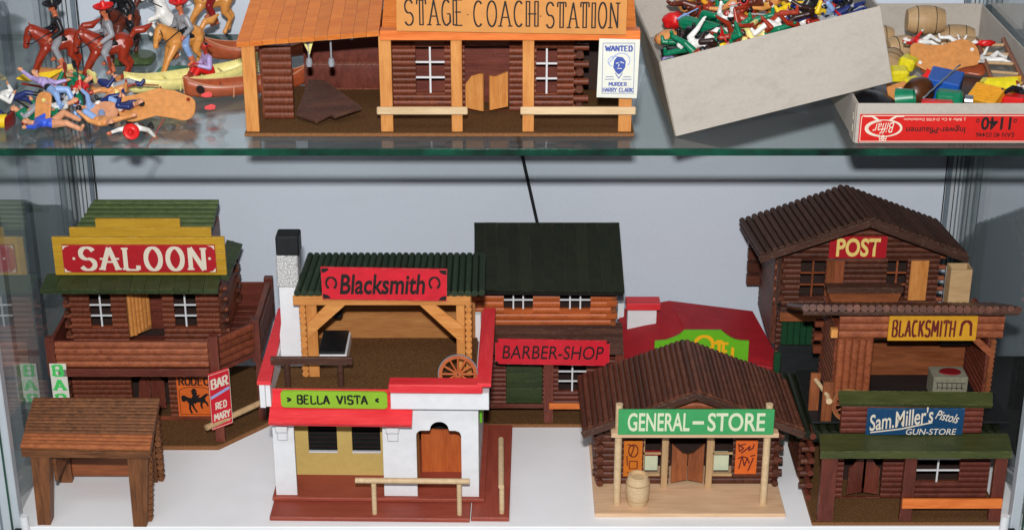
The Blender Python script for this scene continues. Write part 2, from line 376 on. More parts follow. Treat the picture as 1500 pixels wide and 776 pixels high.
def window(parent, x0, x1, z0, z1, y, mat='white_paint', v=1, h=2, w_=0.0017, name='window_frame', inner=None):
    bx = []
    for i in range(v):
        cx = x0 + (x1 - x0) * (i + 1) / (v + 1); bx.append((cx - w_ / 2, cx + w_ / 2, y - 0.0008, y + 0.0008, z0, z1))
    for i in range(h):
        cz = z0 + (z1 - z0) * (i + 1) / (h + 1); bx.append((x0, x1, y + 0.0003, y + 0.0018, cz - w_ / 2, cz + w_ / 2))
    f = multi_box(name, bx, mat, parent)
    return f
# ------------------------------------------------------------------ lettering
def arc(cx, cy, rx, ry, a0, a1, n=14):
    return [(cx + rx * math.cos(R(a0 + (a1 - a0) * i / n)), cy + ry * math.sin(R(a0 + (a1 - a0) * i / n))) for i in range(n + 1)]
G = {
 'A': [[(0, 0), (.5, 1), (1, 0)], [(.2, .36), (.8, .36)]],
 'B': [[(.08, 0), (.08, 1)], [(.08, 1)] + arc(.5, .76, .38, .24, 90, -90) + [(.08, .52)], [(.08, .52)] + arc(.52, .26, .42, .26, 90, -90) + [(.08, 0)]],
 'C': [arc(.52, .5, .46, .5, 50, 310)], 'D': [[(.08, 0), (.08, 1)], [(.08, 1)] + arc(.42, .5, .5, .5, 90, -90) + [(.08, 0)]],
 'E': [[(.1, 0), (.1, 1)], [(.1, 1), (.9, 1)], [(.1, .52), (.75, .52)], [(.1, 0), (.9, 0)]],
 'G': [arc(.52, .5, .46, .5, 50, 300) + [(.92, .12), (.92, .45), (.58, .45)]],
 'H': [[(.08, 0), (.08, 1)], [(.92, 0), (.92, 1)], [(.08, .5), (.92, .5)]], 'I': [[(.5, 0), (.5, 1)]],
 'K': [[(.1, 0), (.1, 1)], [(.92, 1), (.1, .42)], [(.35, .6), (.95, 0)]], 'L': [[(.12, 0), (.12, 1)], [(.12, 0), (.9, 0), (.9, .2)]],
 'M': [[(.04, 0), (.1, 1), (.5, .3), (.9, 1), (.96, 0)]], 'N': [[(.08, 0), (.08, 1), (.92, 0), (.92, 1)]],
 'O': [arc(.5, .5, .46, .5, 0, 360, 22)], 'P': [[(.1, 0), (.1, 1)], [(.1, 1)] + arc(.52, .74, .4, .26, 90, -90) + [(.1, .48)]],
 'R': [[(.08, 0), (.08, 1)], [(.08, 1)] + arc(.5, .75, .4, .25, 90, -90) + [(.08, .5)], [(.45, .5), (.95, 0)]],
 'S': [arc(.5, .74, .42, .26, 25, 270) + arc(.5, .25, .44, .25, 88, -155)], 'T': [[(.5, 0), (.5, 1)], [(.02, .82), (.04, 1), (.96, 1), (.98, .82)]],
 'U': [[(.08, 1)] + arc(.5, .42, .42, .42, 180, 360) + [(.92, 1)]], 'W': [[(0, 1), (.25, 0), (.5, .75), (.75, 0), (1, 1)]],
 'Y': [[(0, 1), (.5, .48), (1, 1)], [(.5, .48), (.5, 0)]], 'V': [[(0, 1), (.5, 0), (1, 1)]], '-': [[(.1, .5), (.9, .5)]], '.': [[(.4, .46), (.6, .46)]],
 '>': [[(.1, .85), (.9, .5), (.1, .15)]], '<': [[(.9, .85), (.1, .5), (.9, .15)]], '1': [[(.2, .8), (.55, 1), (.55, 0)]],
 "(": [arc(.9, .5, .6, .6, 130, 230)], 'o': [arc(.5, .5, .4, .4, 0, 360, 12)]}
WID = {'I': .35, '.': .4, 'M': 1.15, 'W': 1.2, ' ': .6, '1': .5}
def ribbons(polys, wv, wh, z0=0.0):
    """polylines -> flat ribbons, each slightly above the one before"""
    V, Fc = [], []; k = 0; sp = []
    for P in polys:
        P = [Vector(p) for p in P]; cur = P[:1]
        for i in range(1, len(P)):
            cur.append(P[i])
            if i < len(P) - 1 and (P[i] - P[i - 1]).length > 1e-7 and (P[i + 1] - P[i]).length > 1e-7 and (P[i] - P[i - 1]).normalized().dot((P[i + 1] - P[i]).normalized()) < .55: sp.append(cur); cur = [P[i]]
        sp.append(cur)
    for P in sp:
        if len(P) < 2: continue
        n = len(V); z = z0 + k * 2.5e-5; k += 1
        for i, p in enumerate(P):
            a = P[max(i - 1, 0)]; b = P[min(i + 1, len(P) - 1)]; d = (b - a)
            if (P[0] - P[-1]).length < 1e-6 and i in (0, len(P) - 1): d = P[1] - P[-2]
            if d.length < 1e-9: d = Vector((1, 0))
            d.normalize(); nn = Vector((-d.y, d.x)); w_ = (wv * abs(d.y) + wh * abs(d.x)) / 2
            if 0 < i < len(P) - 1:
                e = (P[i] - P[i - 1]).normalized(); w_ /= max(0.45, e.dot(d))
            V += [(p.x + nn.x * w_, p.y + nn.y * w_, z), (p.x - nn.x * w_, p.y - nn.y * w_, z)]
        for i in range(len(P) - 1): a = n + 2 * i; Fc.append([a, a + 1, a + 3, a + 2])
    return V, Fc
def strokes(text, x0, x1, z0, z1, wv, wh, serif=0.0, double=0.0, gap=0.18, midbar=0.0):
    tot = sum(WID.get(c, .9) for c in text) + gap * (len(text) - 1); u = (x1 - x0) / tot; h = z1 - z0; x = x0; out = []
    for c in text:
        wd = WID.get(c, .9) * u
        for P in G.get(c, []):
            Q = [(x + p[0] * wd, z0 + p[1] * h) for p in P]
            straight = len(Q) == 2 and abs(Q[0][0] - Q[1][0]) < abs(Q[0][1] - Q[1][1]) * 0.6
            if double and straight: out += [[(a - double, b) for a, b in Q], [(a + double, b) for a, b in Q]]
            else: out.append(Q)
            if serif:
                for i, j in ((0, 1), (-1, -2)):
                    a, b = Q[i], Q[j]
                    if (P[i][1] < .02 or P[i][1] > .98) and abs(a[1] - b[1]) > abs(a[0] - b[0]) * 0.8:
                        zz = a[1] + (wh * .5 if P[i][1] < .02 else -wh * .5); out.append([(a[0] - serif, zz), (a[0] + serif, zz)])
        if midbar and c in 'AO':
            for sx in (0.02, 0.98):
                q = (x + sx * wd, z0 + h * .5); out.append([(q[0] - midbar, q[1]), (q[0] + midbar, q[1])])
        x += wd + gap * u
    return out
def flat(name, polys, wv, wh, y, mat, parent, pre=None, rise=0.0003):
    V, Fc = ribbons(polys, wv, wh)
    cx = sum(v[0] for v in V) / len(V); cz = sum(v[1] for v in V) / len(V)
    V = [(v[0] - cx, v[1] - cz, v[2]) for v in V]
    m = T(cx, y - rise, cz) @ RX(90)
    if pre is not None: m = pre @ m
    return link(name, mesh_from(name, V, Fc, mat), m, parent)
def shape(name, pts, y, mat, parent, pre=None, rise=0.0003):
    cx = sum(p[0] for p in pts) / len(pts); cz = sum(p[1] for p in pts) / len(pts)
    bm = bmesh.new(); f = bm.faces.new([bm.verts.new((p[0] - cx, p[1] - cz, 0)) for p in pts]); bm.normal_update()
    if f.normal.z < 0: f.normal_flip()
    bmesh.ops.triangulate(bm, faces=bm.faces[:]); me = bpy.data.meshes.new(name); bm.to_mesh(me); bm.free(); me.materials.append(M[mat])
    m = T(cx, y - rise, cz) @ RX(90)
    if pre is not None: m = pre @ m
    return link(name, me, m, parent)
def text(body, x0, x1, z0, z1, y, mat, parent, bold=0.0, shear=0.0, pre=None, name='lettering', rot=0, rise=0.0004, thick=0.0):
    cu = bpy.data.curves.new('t', 'FONT'); cu.body = body; cu.size = 1.0; cu.offset = bold; cu.shear = shear; cu.resolution_u = 4
    o = bpy.data.objects.new('t', cu); col.objects.link(o)
    dg = bpy.context.evaluated_depsgraph_get(); me = bpy.data.meshes.new_from_object(o.evaluated_get(dg))
    bpy.data.objects.remove(o); bpy.data.curves.remove(cu)
    n = len(me.vertices); a = np.empty(n * 3); me.vertices.foreach_get('co', a); a = a.reshape(-1, 3)
    mn, mx = a.min(0), a.max(0); s = np.array([(x1 - x0) / (mx[0] - mn[0]), (z1 - z0) / (mx[1] - mn[1])])
    b = np.zeros_like(a); b[:, 0] = (a[:, 0] - (mn[0] + mx[0]) / 2) * s[0]; b[:, 1] = (a[:, 1] - (mn[1] + mx[1]) / 2) * s[1]
    me.vertices.foreach_set('co', b.ravel()); me.materials.clear(); me.materials.append(M[mat]); me.update()
    m = T((x0 + x1) / 2, y - rise, (z0 + z1) / 2) @ RX(90) @ Matrix.Rotation(R(rot), 4, 'Z')
    if pre is not None: m = pre @ m
    return link(name, me, m, parent)
def lathe(name, prof, mat, m, parent=None, n=24, smooth=True, key=None):
    """profile (r,z) turned about z"""
    V, Fc = [], []
    for r, z in prof:
        for i in range(n): a = 2 * PI * i / n; V.append((r * math.cos(a), r * math.sin(a), z))
    for j in range(len(prof) - 1):
        for i in range(n): k = (i + 1) % n; Fc.append([j * n + i, j * n + k, (j + 1) * n + k, (j + 1) * n + i])
    if prof[0] != prof[-1]:
        if prof[0][0] > .0005: Fc.append(list(range(n))[::-1])
        if prof[-1][0] > .0005: Fc.append(list(range((len(prof) - 1) * n, len(prof) * n)))
    me = mesh_from(name, V, Fc, mat, smooth)
    if smooth: me.set_sharp_from_angle(angle=R(38))
    return link(name, me, m, parent)
# ================================================================== room behind and around
def struct(o): o['kind'] = 'structure'; return o
setF()
struct(box('floor', -3, 3, -3.2, 1.2, -0.62, -0.60, 'backdrop_grey', bev=0))
struct(box('room_wall', -3, 0.62, 0.62, 0.66, -0.598, 2.4, 'backdrop_grey', bev=0))
struct(box('dark_room_wall', 0.622, 3, 0.58, 0.60, -0.598, 2.4, 'backdrop_dark', bev=0))
struct(box('dark_side_wall', 1.0, 1.02, -0.6, 0.578, -0.598, 2.4, 'backdrop_dark', bev=0))
# ================================================================== display cabinet
XL, XR, YB = -0.617, 0.640, 0.462
GZ0, GZ1 = 0.4855, 0.4945
cab = thing('display_cabinet', 'glass display cabinet with white floor, pale back panel and one green-edged glass shelf', 'display cabinet', (0, 0, 0))
box('bottom_shelf', XL - .03, XR + .03, -0.004, YB + .02, -0.018, 0.0, 'shelf_white', cab, bev=.0008)
box('plinth', XL - .03, XR + .03, 0.006, YB + .02, -0.56, -0.0185, 'shelf_white', cab, bev=.001)
box('back_panel', XL + 0.026, XR + .2, YB + .0005, YB + .006, 0.0005, 1.05, 'wall_blue', cab, bev=0)
box('back_panel', XL - .4, XL - 0.03, YB + .0205, YB + .026, 0.0005, 1.05, 'backdrop_grey', cab, bev=0)
# glass shelf: big faces glass, rim deep green
bm = bmesh.new(); bmesh.ops.create_cube(bm, size=1)
for v in bm.verts: v.co = (v.co.x * (XR - XL - .006), v.co.y * (YB - .004), v.co.z * (GZ1 - GZ0))
bmesh.ops.bevel(bm, geom=bm.edges[:], offset=.0009, segments=2, affect='EDGES')
me = bpy.data.meshes.new('glass_shelf'); me_f = None
bm.normal_update(); bm.to_mesh(me); bm.free(); me.materials.append(M['shelf_glass']); me.materials.append(M['glass_edge_green'])
for p in me.polygons: p.material_index = 0 if abs(p.normal.z) > .99 else 1
link('glass_shelf', me, T((XL + XR) / 2, YB / 2, (GZ0 + GZ1) / 2), cab)
for x in (XL, XR):
    s = -1 if x < 0 else 1
    box('side_pane', min(x, x + s * .004), max(x, x + s * .004), 0.0, YB, 0.0, 1.05, 'side_glass', cab, bev=0)
# corner posts at the back: ribbed aluminium
for s, xw in ((-1, XL), (1, XR)):
    xi = xw - s * .0005
    P = box('corner_post', min(xi, xi - s * .024), max(xi, xi - s * .024), YB - .004, YB - .0005, 0.0, 1.05, 'aluminium', cab)
    for k, (a, b, mt) in enumerate(((.0262, .0248, 'rubber'), (.0235, .0175, 'aluminium_dark'), (.0118, .0108, 'rubber'), (.0065, .0045, 'aluminium_dark'))):
        x0, x1 = sorted((xw - s * a, xw - s * b)); box('groove_strip', x0, x1, YB - .0062 - (.002 if k == 1 else 0), YB - .0042, 0.0, 1.05, mt, P)
    box('corner_post', min(xw + s * .005, xw + s * .034), max(xw + s * .005, xw + s * .034), YB - .03, YB + .004, 0.0, 1.05, 'aluminium', cab)
    # front door edges: frame bar, pane standing open
    f0, f1 = (-0.665, -0.6035) if s < 0 else (0.6165, 0.68)
    D = box('door_frame', f0 if s < 0 else 0.612, -0.6035 if s < 0 else 0.624, -0.020, -0.004, -0.016, 0.40 if s < 0 else .36, 'aluminium', cab, bev=.0012)
    for q in range(2):
        xx = (-0.613 - q * .013) if s < 0 else (.6265 + q * .013)
        box('seal_strip', xx - .0012, xx + .0012, -0.0222, -0.0205, -0.014, 0.399 if s < 0 else .359, 'aluminium_dark' if q else 'glass_edge_green', D, bev=0)
    if s > 0: box('door_pane', 0.6245, 0.72, -0.016, -0.010, -.016, .36, 'side_glass', cab, bev=0)
    h = rod('hinge', ((-.6005 if s < 0 else .6065), -.013, -0.008), ((-.6005 if s < 0 else .6065), -.013, 0.022), .0055, 'white_paint', cab, 14)
    box('hinge_clip', *((-.616, -.6062) if s < 0 else (.6125, .6232)), -.026, -.0224, -.014, .0, 'chrome', cab)
    box('hinge_block', *((-.610, -.602) if s < 0 else (.609, .617)), -.0262, -.0205, .001, .009, 'rubber', cab)
# bright vertical profiles of the next cabinet beyond the left pane
nb = thing('neighbouring_cabinet', 'grey aluminium uprights of the next cabinet seen through the left glass', 'display cabinet', (-.8, .5, -.59))
for x, wd, y, mt in ((-.66, .016, .47, 'aluminium'), (-.69, .01, .44, 'aluminium_dark'), (-.735, .03, .40, 'aluminium'), (-.79, .02, .36, 'aluminium_dark'), (-.84, .03, .3, 'aluminium')):
    box('upright', x - wd / 2, x + wd / 2, y, y + .02, -.598, 1.05, mt, nb)
# cable on the back panel
cb = link('cable', rod_mesh(.0024, 'rubber', 10), align((0.0025, .4585, .375), (0.046, .4585, .17))[0] @ Matrix.Diagonal((.21, 1, 1, 1)))
tag(cb, 'thin black cable running down the pale back panel behind the shop roof', 'cable')
# ================================================================== saloon
S = thing('toy_saloon', 'two storey brown log toy saloon with yellow stepped front and red SALOON sign', 'toy house', (-.5, .3, 0), 'wooden toy western houses')
basep = [(-.606, .185), (-.393, .185), (-.333, .251), (-.333, .42), (-.606, .42)]
prism('base_board', basep, 0.0002, .006, 'hardboard', S, axis='z')
prism('base_felt', [(x * .997 - .0012, y + (.002 if y < .3 else -.002)) for x, y in basep], .0061, .0066, 'felt', S, axis='z')
ops = [(-.520, -.469, .0, .101)]
log_wall(S, -.600, -.412, .262, .0066, .1045, .0078, 'brown_log', ops)
box('inner_wall', -.56, -.43, .300, .303, .0067, .104, 'dark_inside', S)
for a, b in ((-.514, -.4955), (-.4945, -.476)):
    ap = (b if b < -.495 else a); hi = .066; 
    pts = [(a, .02), (b, .02)] + ([(b, .075), (b - .006, .077), (a + .004, .062)] if b < -.495 else [(b, .060), (b - .004, .064), (a + .006, .077), (a, .075)])
    prism('swing_door', pts, .266, .269, 'red_brown_wood', S, axis='v')
box('sill_beam', -.602, -.40, .255, .259, .0068, .0125, 'brown_log', S)
# rodeo poster
PS = box('poster', -.4575, -.4085, .2566, .2582, .0125, .081, 'poster_orange', S, bev=0)
flat('lettering', strokes('RODEO', -.454, -.4125, .0605, .0725, .0021, .0012, serif=.0018), .0021, .0012, .2566, 'ink_black', PS)
flat('print_border', [[(-.4545, .0155), (-.4115, .0155), (-.4115, .053), (-.42, .0565), (-.433, .058), (-.446, .0565), (-.4545, .053), (-.4545, .0155)]], .0007, .0007, .2566, 'ink_black', PS)
hz = lambda P: [(x, z - .0055) for x, z in P]
shape('printed_horse', hz([(-.4525, .0475), (-.4505, .0505), (-.4475, .0500), (-.443, .0470), (-.438, .0462), (-.432, .0475), (-.426, .0470), (-.4225, .0500), (-.4175, .0535), (-.4135, .0510), (-.4165, .0500), (-.4195, .0465), (-.4195, .0425), (-.4165, .0385), (-.4155, .0330), (-.4175, .0335), (-.4190, .0375), (-.4225, .0395), (-.4245, .0350), (-.4235, .0300), (-.4255, .0295), (-.4275, .0350), (-.4265, .0395), (-.432, .0390), (-.4360, .0375), (-.4345, .0310), (-.4310, .0245), (-.4330, .0235), (-.4370, .0300), (-.4395, .0355), (-.4400, .0290), (-.4380, .0225), (-.4405, .0220), (-.4430, .0290), (-.4425, .0370), (-.4455, .0420), (-.4490, .0400), (-.4520, .0415)]), .2566, 'ink_black', PS)
shape('printed_rider', hz([(-.4385, .045), (-.4365, .051), (-.4385, .0545), (-.4370, .0560), (-.4400, .0572), (-.4375, .0582), (-.4355, .0612), (-.4325, .0610), (-.4315, .0582), (-.4290, .0568), (-.4320, .0560), (-.4300, .0540), (-.4310, .0500), (-.4265, .0520), (-.4275, .0490), (-.4315, .0455), (-.4325, .0370), (-.4345, .0370), (-.4345, .044)]), .2564, 'ink_black', PS)
for i, y in enumerate((.268, .275)): log_ends(S, -.606 + .003 * i, .251, .30, .008, .105, .0085, 'dark_log', r=.0035, alt=bool(i))
# balcony deck and beam
deck = [(-.6095, .196), (-.398, .196), (-.343, .258), (-.343, .402), (-.6095, .402)]
prism('balcony_deck', deck, .1055, .111, 'red_brown_wood', S, axis='z')
for i in range(7): box('deck_plank', -.3905, -.3525, .270 + i * .0185, .287 + i * .0185, .1111, .1135, 'red_brown_wood', S, bev=.0006)
box('edge_beam', -.598, -.399, .1925, .1955, .1065, .1175, 'red_brown_wood', S)
def rail_panel(p, q, z0, z1, n, ol, mt='brown_log'):
    """log balustrade between two ground points, outside to the right of p->q"""
    p = Vector((*p, 0)); q = Vector((*q, 0)); L = (q - p).length; a = math.degrees(math.atan2(q.y - p.y, q.x - p.x))
    pre = T(p.x, p.y, 0) @ RZ(a)
    wl = box('balustrade', 0, L, 0.0001, .004, z0, z1, 'red_brown_wood', ol, pre=pre)
    me = log_mesh((z1 - z0) / n, .0032, mt)
    for i in range(n): link('log', me, pre @ T(L / 2 + random.uniform(-.0005, .0005), 0, z0 + (z1 - z0) * (i + .5) / n) @ Matrix.Diagonal((L - .002, 1, 1, 1)), wl)
rail_panel((-.6, .198), (-.398, .198), .118, .1555, 4, S, 'copper_log')
rail_panel((-.388, .207), (-.348, .253), .113, .155, 4, S)
box('balcony_post', -.612, -.6002, .196, .208, .104, .160, 'red_brown_wood', S)
box('balcony_post', -.3975, -.3855, .195, .207, .0067, .163, 'red_brown_wood', S)
box('balcony_post', -.351, -.339, .252, .266, .098, .160, 'red_brown_wood', S)
box('balcony_post', -.351, -.339, .391, .402, .098, .159, 'red_brown_wood', S)
box('balcony_post', -.3475, -.3385, .255, .264, .0067, .0975, 'red_brown_wood', S)
box('side_board', -.346, -.3425, .2665, .390, .108, .150, 'red_brown_wood', S)
for i in range(5): rod('log', (-.3415, .262, .108 + i * .0085), (-.3415, .395, .108 + i * .0085), .0038, 'dark_log', S, 8)
box('side_rail', -.348, -.3405, .2665, .390, .1502, .1555, 'brown_log', S)
box('back_rail', -.3915, -.3515, .397, .400, .112, .150, 'red_brown_wood', S)
box('side_board', -.6105, -.6065, .209, .395, .112, .150, 'red_brown_wood', S)
# upper storey
w1 = (-.5655, -.5365, .147, .194); w2 = (-.4525, -.4225, .147, .194); dr = (-.5165, -.468, .125, .203)
log_wall(S, -.5915, -.3925, .262, .1135, .206, .0077, 'brown_log', [w1, w2, dr], jit=.0006)
for q in (w1, w2): window(S, *q, .2615, w_=.0022)
box('inner_wall', -.59, -.394, .302, .305, .1137, .209, 'dark_inside', S)
for i in range(9): box('log', -.514, -.47, .2985, .3015, .125 + i * .0085, .133 + i * .0085, 'red_brown_wood', S)
pre = T(-.5145, .262, 0) @ RZ(50)
D = box('door', 0, .036, 0, .003, .130, .200, 'honey_wood', S, pre=pre)
for i in range(6): link('plank', log_mesh(.0058, .0018, 'amber_wood'), pre @ T(.003 + i * .006, -.0002, .165) @ RY(90) @ Matrix.Diagonal((.069 - .003 * abs(i - 1), 1, 1, 1)), D)
pre = T(-.3925, .262, 0) @ RZ(90)
log_wall(S, 0.0, .14, 0, .1137, .212, .0077, 'brown_log', pre=pre)
for i in range(6): rod('log_end', (-.5935 - .0035, .2585 + .001, .121 + i * .0155), (-.597, .30, .121 + i * .0155), .0036, 'dark_log', S, 8)
for i in range(6): rod('log_end', (-.602, .268, .1285 + i * .0155), (-.592, .268, .1285 + i * .0155), .0036, 'brown_log', S, 8)
for i in range(12): rod('log_end', (-.3885, .256 + .004 * (i % 2), .118 + i * .0078), (-.3885, .275, .118 + i * .0078), .0034, 'dark_log', S, 8)
for i in range(6): rod('log_end', (-.393, .268, .1225 + i * .0155), (-.381, .268, .1225 + i * .0155), .0036, 'brown_log', S, 8)
for i in range(5): rod('log_end', (-.3865, .38, .13 + i * .0155), (-.3865, .396, .13 + i * .0155), .004, 'dark_log', S, 8)
# skirt roof
def slab(name, P, t, mat, parent, bev=.0004):
    """thick quad from four top corners (counterclockwise from above)"""
    P = [Vector(p) for p in P]; nrm = (P[1] - P[0]).cross(P[3] - P[0]).normalized(); c = sum(P, Vector()) / 4
    ax = (P[1] - P[0]).normalized(); rot = Matrix((ax, nrm.cross(ax), nrm)).transposed().to_4x4(); inv = (T(*c) @ rot).inverted()
    a = [inv @ p for p in P]; b = [v - Vector((0, 0, t)) for v in a]
    me = mesh_from(name, a + b, [[0, 1, 2, 3], [7, 6, 5, 4], [0, 4, 5, 1], [1, 5, 6, 2], [2, 6, 7, 3], [3, 7, 4, 0]], mat)
    return link(name, me, T(*c) @ rot, parent)
def planks(parent, A, B, C_, D_, n, t, mat, name='plank', gap=.04, jit=0.0):
    """n planks side by side between edge A->B (front) and D->C (back); each runs front to back"""
    A, B, C_, D_ = map(Vector, (A, B, C_, D_))
    for i in range(n):
        a = (i + gap / 2) / n; b = (i + 1 - gap / 2) / n; j = Vector((0, 0, random.uniform(-jit, jit)))
        slab(name, [A.lerp(B, a) + j, A.lerp(B, b) + j, D_.lerp(C_, b) + j, D_.lerp(C_, a) + j], t, mat, parent)
planks(S, (-.613, .2065, .2260), (-.3815, .2065, .2260), (-.3835, .241, .2335), (-.611, .241, .2335), 12, .0065, 'green_wood', jit=.0001)
planks(S, (-.3725, .243, .2275), (-.3705, .355, .2275), (-.392, .355, .234), (-.392, .243, .234), 5, .006, 'green_wood', jit=.0002)
# stepped yellow front
FR = None
for i in range(5): box('front_board', -.5985, -.3740, .2355, .2405, .2338 + i * .0108, .2443 + i * .0108, 'yellow_wood', S, bev=.0006)
box('front_board', -.5745, -.3905, .2355, .2405, .2880, .3010, 'yellow_wood', S, bev=.0006)
box('front_board', -.5395, -.4300, .2355, .2405, .3012, .3130, 'yellow_wood', S, bev=.0006)
SB = box('sign_board', -.5860, -.3865, .2335, .2353, .2385, .2775, 'sign_crimson', S)
SBt = strokes('SALOON', -.5640, -.4005, .2425, .2740, .0058, .0026, serif=.0044, gap=.34, midbar=.0026)
flat('lettering', SBt, .0058, .0026, .2335, 'ink_cream', SB)
for x in (-.5715, -.3945): lathe('painted_dot', [(0.0001, 0), (.0019, 0), (.0019, .0003), (.0001, .0003)], 'ink_cream', T(x, .2334, .2585) @ RX(90), SB, 12, False)
for sx in (0, 1):
    for sz in (0, 1):
        x = -.5850 if sx == 0 else -.3875; z = .2393 if sz == 0 else .2767; ux = 1 if sx == 0 else -1; uz = 1 if sz == 0 else -1
        shape('painted_corner', [(x, z), (x + ux * .009, z), (x + ux * .0035, z + uz * .0018), (x, z + uz * .006)], .2335, 'ink_cream', SB)
# main roof: ribs running left to right
A, B, C_, D_ = Vector((-.598, .252, .258)), Vector((-.402, .252, .258)), Vector((-.400, .360, .2935)), Vector((-.5685, .360, .2935))
for i in range(12):
    t_ = (i + .5) / 12; m_, l = align(A.lerp(D_, t_), B.lerp(C_, t_)); link('roof_rib', log_mesh(.0094, .0038, 'saloon_green'), m_ @ T(0, 0, -.004) @ RX(-71.8) @ Matrix.Diagonal((l + random.uniform(-.001, .001), 1, 1, 1)), S)
slab('roof_board', [A + Vector((.002, 0, -.0055)), B + Vector((0, 0, -.0055)), C_ + Vector((0, 0, -.0055)), D_ + Vector((0, 0, -.0055))], .004, 'black_paint', S)
slab('roof_back', [D_ + Vector((0, .001, -.003)), C_ + Vector((-.008, .001, -.003)), (-.412, .40, .262), (-.59, .40, .262)], .006, 'green_wood', S)
box('gable_board', -.412, -.408, .26, .395, .21, .252, 'brown_log', S)
# hanging signs
GB = box('hanging_sign', -.6085, -.5865, .1925, .1945, .058, .1255, 'paper', S)
for c, z in (('B', .1080), ('A', .0865), ('R', .0650)):
    flat('lettering', strokes(c, -.6040, -.5910, z, z + .0155, .0040, .0024, serif=.003), .0040, .0024, .1925, 'ink_green', GB)
setF(T(-.4015, .1845, 0) @ RZ(40) @ Matrix.Diagonal((.84, 1, 1, 1)))
RB = box('hanging_sign', .0015, .0385, -.003, -.0012, .031, .1145, 'sign_red', S)
flat('print_border', [[(.0015, .033), (.0385, .033), (.0385, .1125), (.0015, .1125), (.0015, .033)]], .0007, .0007, -.003, 'ink_cream', RB)
flat('lettering', strokes('BAR', .0055, .0345, .0915, .1050, .0032, .0018, serif=.0024), .0032, .0018, -.003, 'ink_cream', RB)
flat('print_stripe', [[(.003, .079), (.037, .086)]], .004, .0035, -.003, 'ink_light_blue', RB)
flat('lettering', strokes('RED', .0105, .0300, .060, .0695, .0020, .0014, serif=.0015), .0020, .0016, -.003, 'ink_cream', RB)
flat('lettering', strokes('MARY', .0065, .0345, .0440, .0540, .0020, .0014, serif=.0015), .0020, .0016, -.003, 'ink_cream', RB)
flat('print_stripe', [[(.006, .038), (.034, .038)]], .001, .001, -.003, 'ink_cream', RB)
setF()
rod('hitching_pole', (-.4060, .1790, .0375), (-.3330, .2480, .0430), .0042, 'beige_wood', S, 10)
# ================================================================== loose porch
P_ = thing('toy_porch', 'loose brown toy porch with ribbed flat roof on four legs, in the left front corner', 'toy porch', (-.52, .06, 0))
FL_, FR_, BR_, BL_ = Vector((-.5975, .002, .1085)), Vector((-.4385, -.004, .1085)), Vector((-.4505, .122, .1105)), Vector((-.6115, .122, .1105))
for i in range(15):
    a, b = (i + .0) / 15, (i + 1.0) / 15
    p, q = FL_.lerp(BL_, (a + b) / 2), FR_.lerp(BR_, (a + b) / 2)
    m_, l = align(p, q); link('roof_slat', log_mesh(.0078, .0046, 'table_orange' if i < 4 else 'table_wood'), m_ @ RX(-90) @ Matrix.Diagonal((l + random.uniform(-.001, .001), 1, 1, 1)), P_)
slab('roof_board', [FL_ + Vector((0, 0, -.0004)), FR_ + Vector((0, 0, -.0004)), BR_ + Vector((0, 0, -.0004)), BL_ + Vector((0, 0, -.0004))], .005, 'table_wood', P_)
m_, l = align(FL_ + Vector((0, -.0015, -.006)), FR_ + Vector((0, -.0015, -.006))); obox('front_rail', (FL_ + FR_) / 2 + Vector((0, -.002, -.006)), (l - .002, .003, .009), RZ(-2), 'table_wood', P_)
prism('leg', [(-.5865, .1), (-.5635, .1), (-.5725, .0002), (-.5885, .0002)], .0, .018, 'table_wood', P_, axis='v')
prism('leg', [(-.468, .1), (-.443, .1), (-.4525, .0002), (-.4690, .0002)], -.004, .014, 'table_wood', P_, axis='v')
box('side_board', -.566, -.5625, .0185, .100, .052, .1, 'table_wood', P_)
box('leg', -.586, -.569, .1005, .112, .0002, .1, 'table_wood', P_)
box('leg', -.468, -.4585, .1005, .112, .0002, .1, 'table_wood', P_)
box('back_board', -.5685, -.4685, .104, .108, .008, .034, 'chestnut_wood', P_)
for i in range(11):
    rod('log_end', (-.4545, .1035, .004 + i * .0086), (-.4545, .113, .004 + i * .0086), .0042, 'table_wood', P_, 8)
    rod('log_end', (-.4435 - .0007 * (10 - i), .006, .005 + i * .0086), (-.4435 - .0007 * (10 - i), .0155, .005 + i * .0086), .0038, 'table_wood', P_, 8)
# ================================================================== hacienda (white, red copings)
setF(T(-.302, .009, 0) @ RZ(-1))
Hh = thing('toy_hacienda', 'white toy hacienda with red copings and a green BELLA VISTA sign over its porch', 'toy house', (.14, .1, 0), 'wooden toy western houses')
box('base_board', 0, .2495, 0, .236, .0002, .006, 'oxblood_board', Hh, bev=.0012)
box('base_board', .2508, .2985, .003, .240, .0002, .0062, 'oxblood_board', Hh, bev=.0012)
box('step_board', -.0015, .2665, .0375, .232, .0065, .0112, 'oxblood_board', Hh, bev=.0008)
o_ = [(.003, .0114), (.0295, .0114), (.0295, .110)] + [(.0365 - .007 * math.cos(R(a)), .110 + .007 * math.sin(R(a))) for a in (30, 60, 90)] + [(.133 + .007 * math.sin(R(a)), .110 + .007 * math.cos(R(a))) for a in (0, 30, 60, 90)] + [(.14, .0114), (.182, .0114), (.182, .099)]
o_ += [(.189 - .007 * math.cos(R(a)), .099 + .007 * math.sin(R(a))) for a in (30, 60, 90)] + [(.1985, .106)] + [(.211 - .0115 * math.cos(R(a)), .108 + .0105 * math.sin(R(a))) for a in range(0, 181, 20)] + [(.2235, .106), (.231, .106), (.236, .104), (.238, .099), (.238, .0114), (.2595, .0114), (.2595, .146), (.003, .146)]
prism('front_wall', o_, .044, .049, 'white_paint', Hh)
box('side_wall', .003, .008, .0495, .228, .0114, .15, 'white_paint', Hh)
box('side_wall', .2545, .2595, .0495, .228, .0114, .15, 'white_paint', Hh)
box('back_wall', .0085, .254, .224, .228, .0114, .15, 'white_paint', Hh)
wa, wb = (.0395, .0765, .0455, .084), (.0955, .132, .0455, .084)
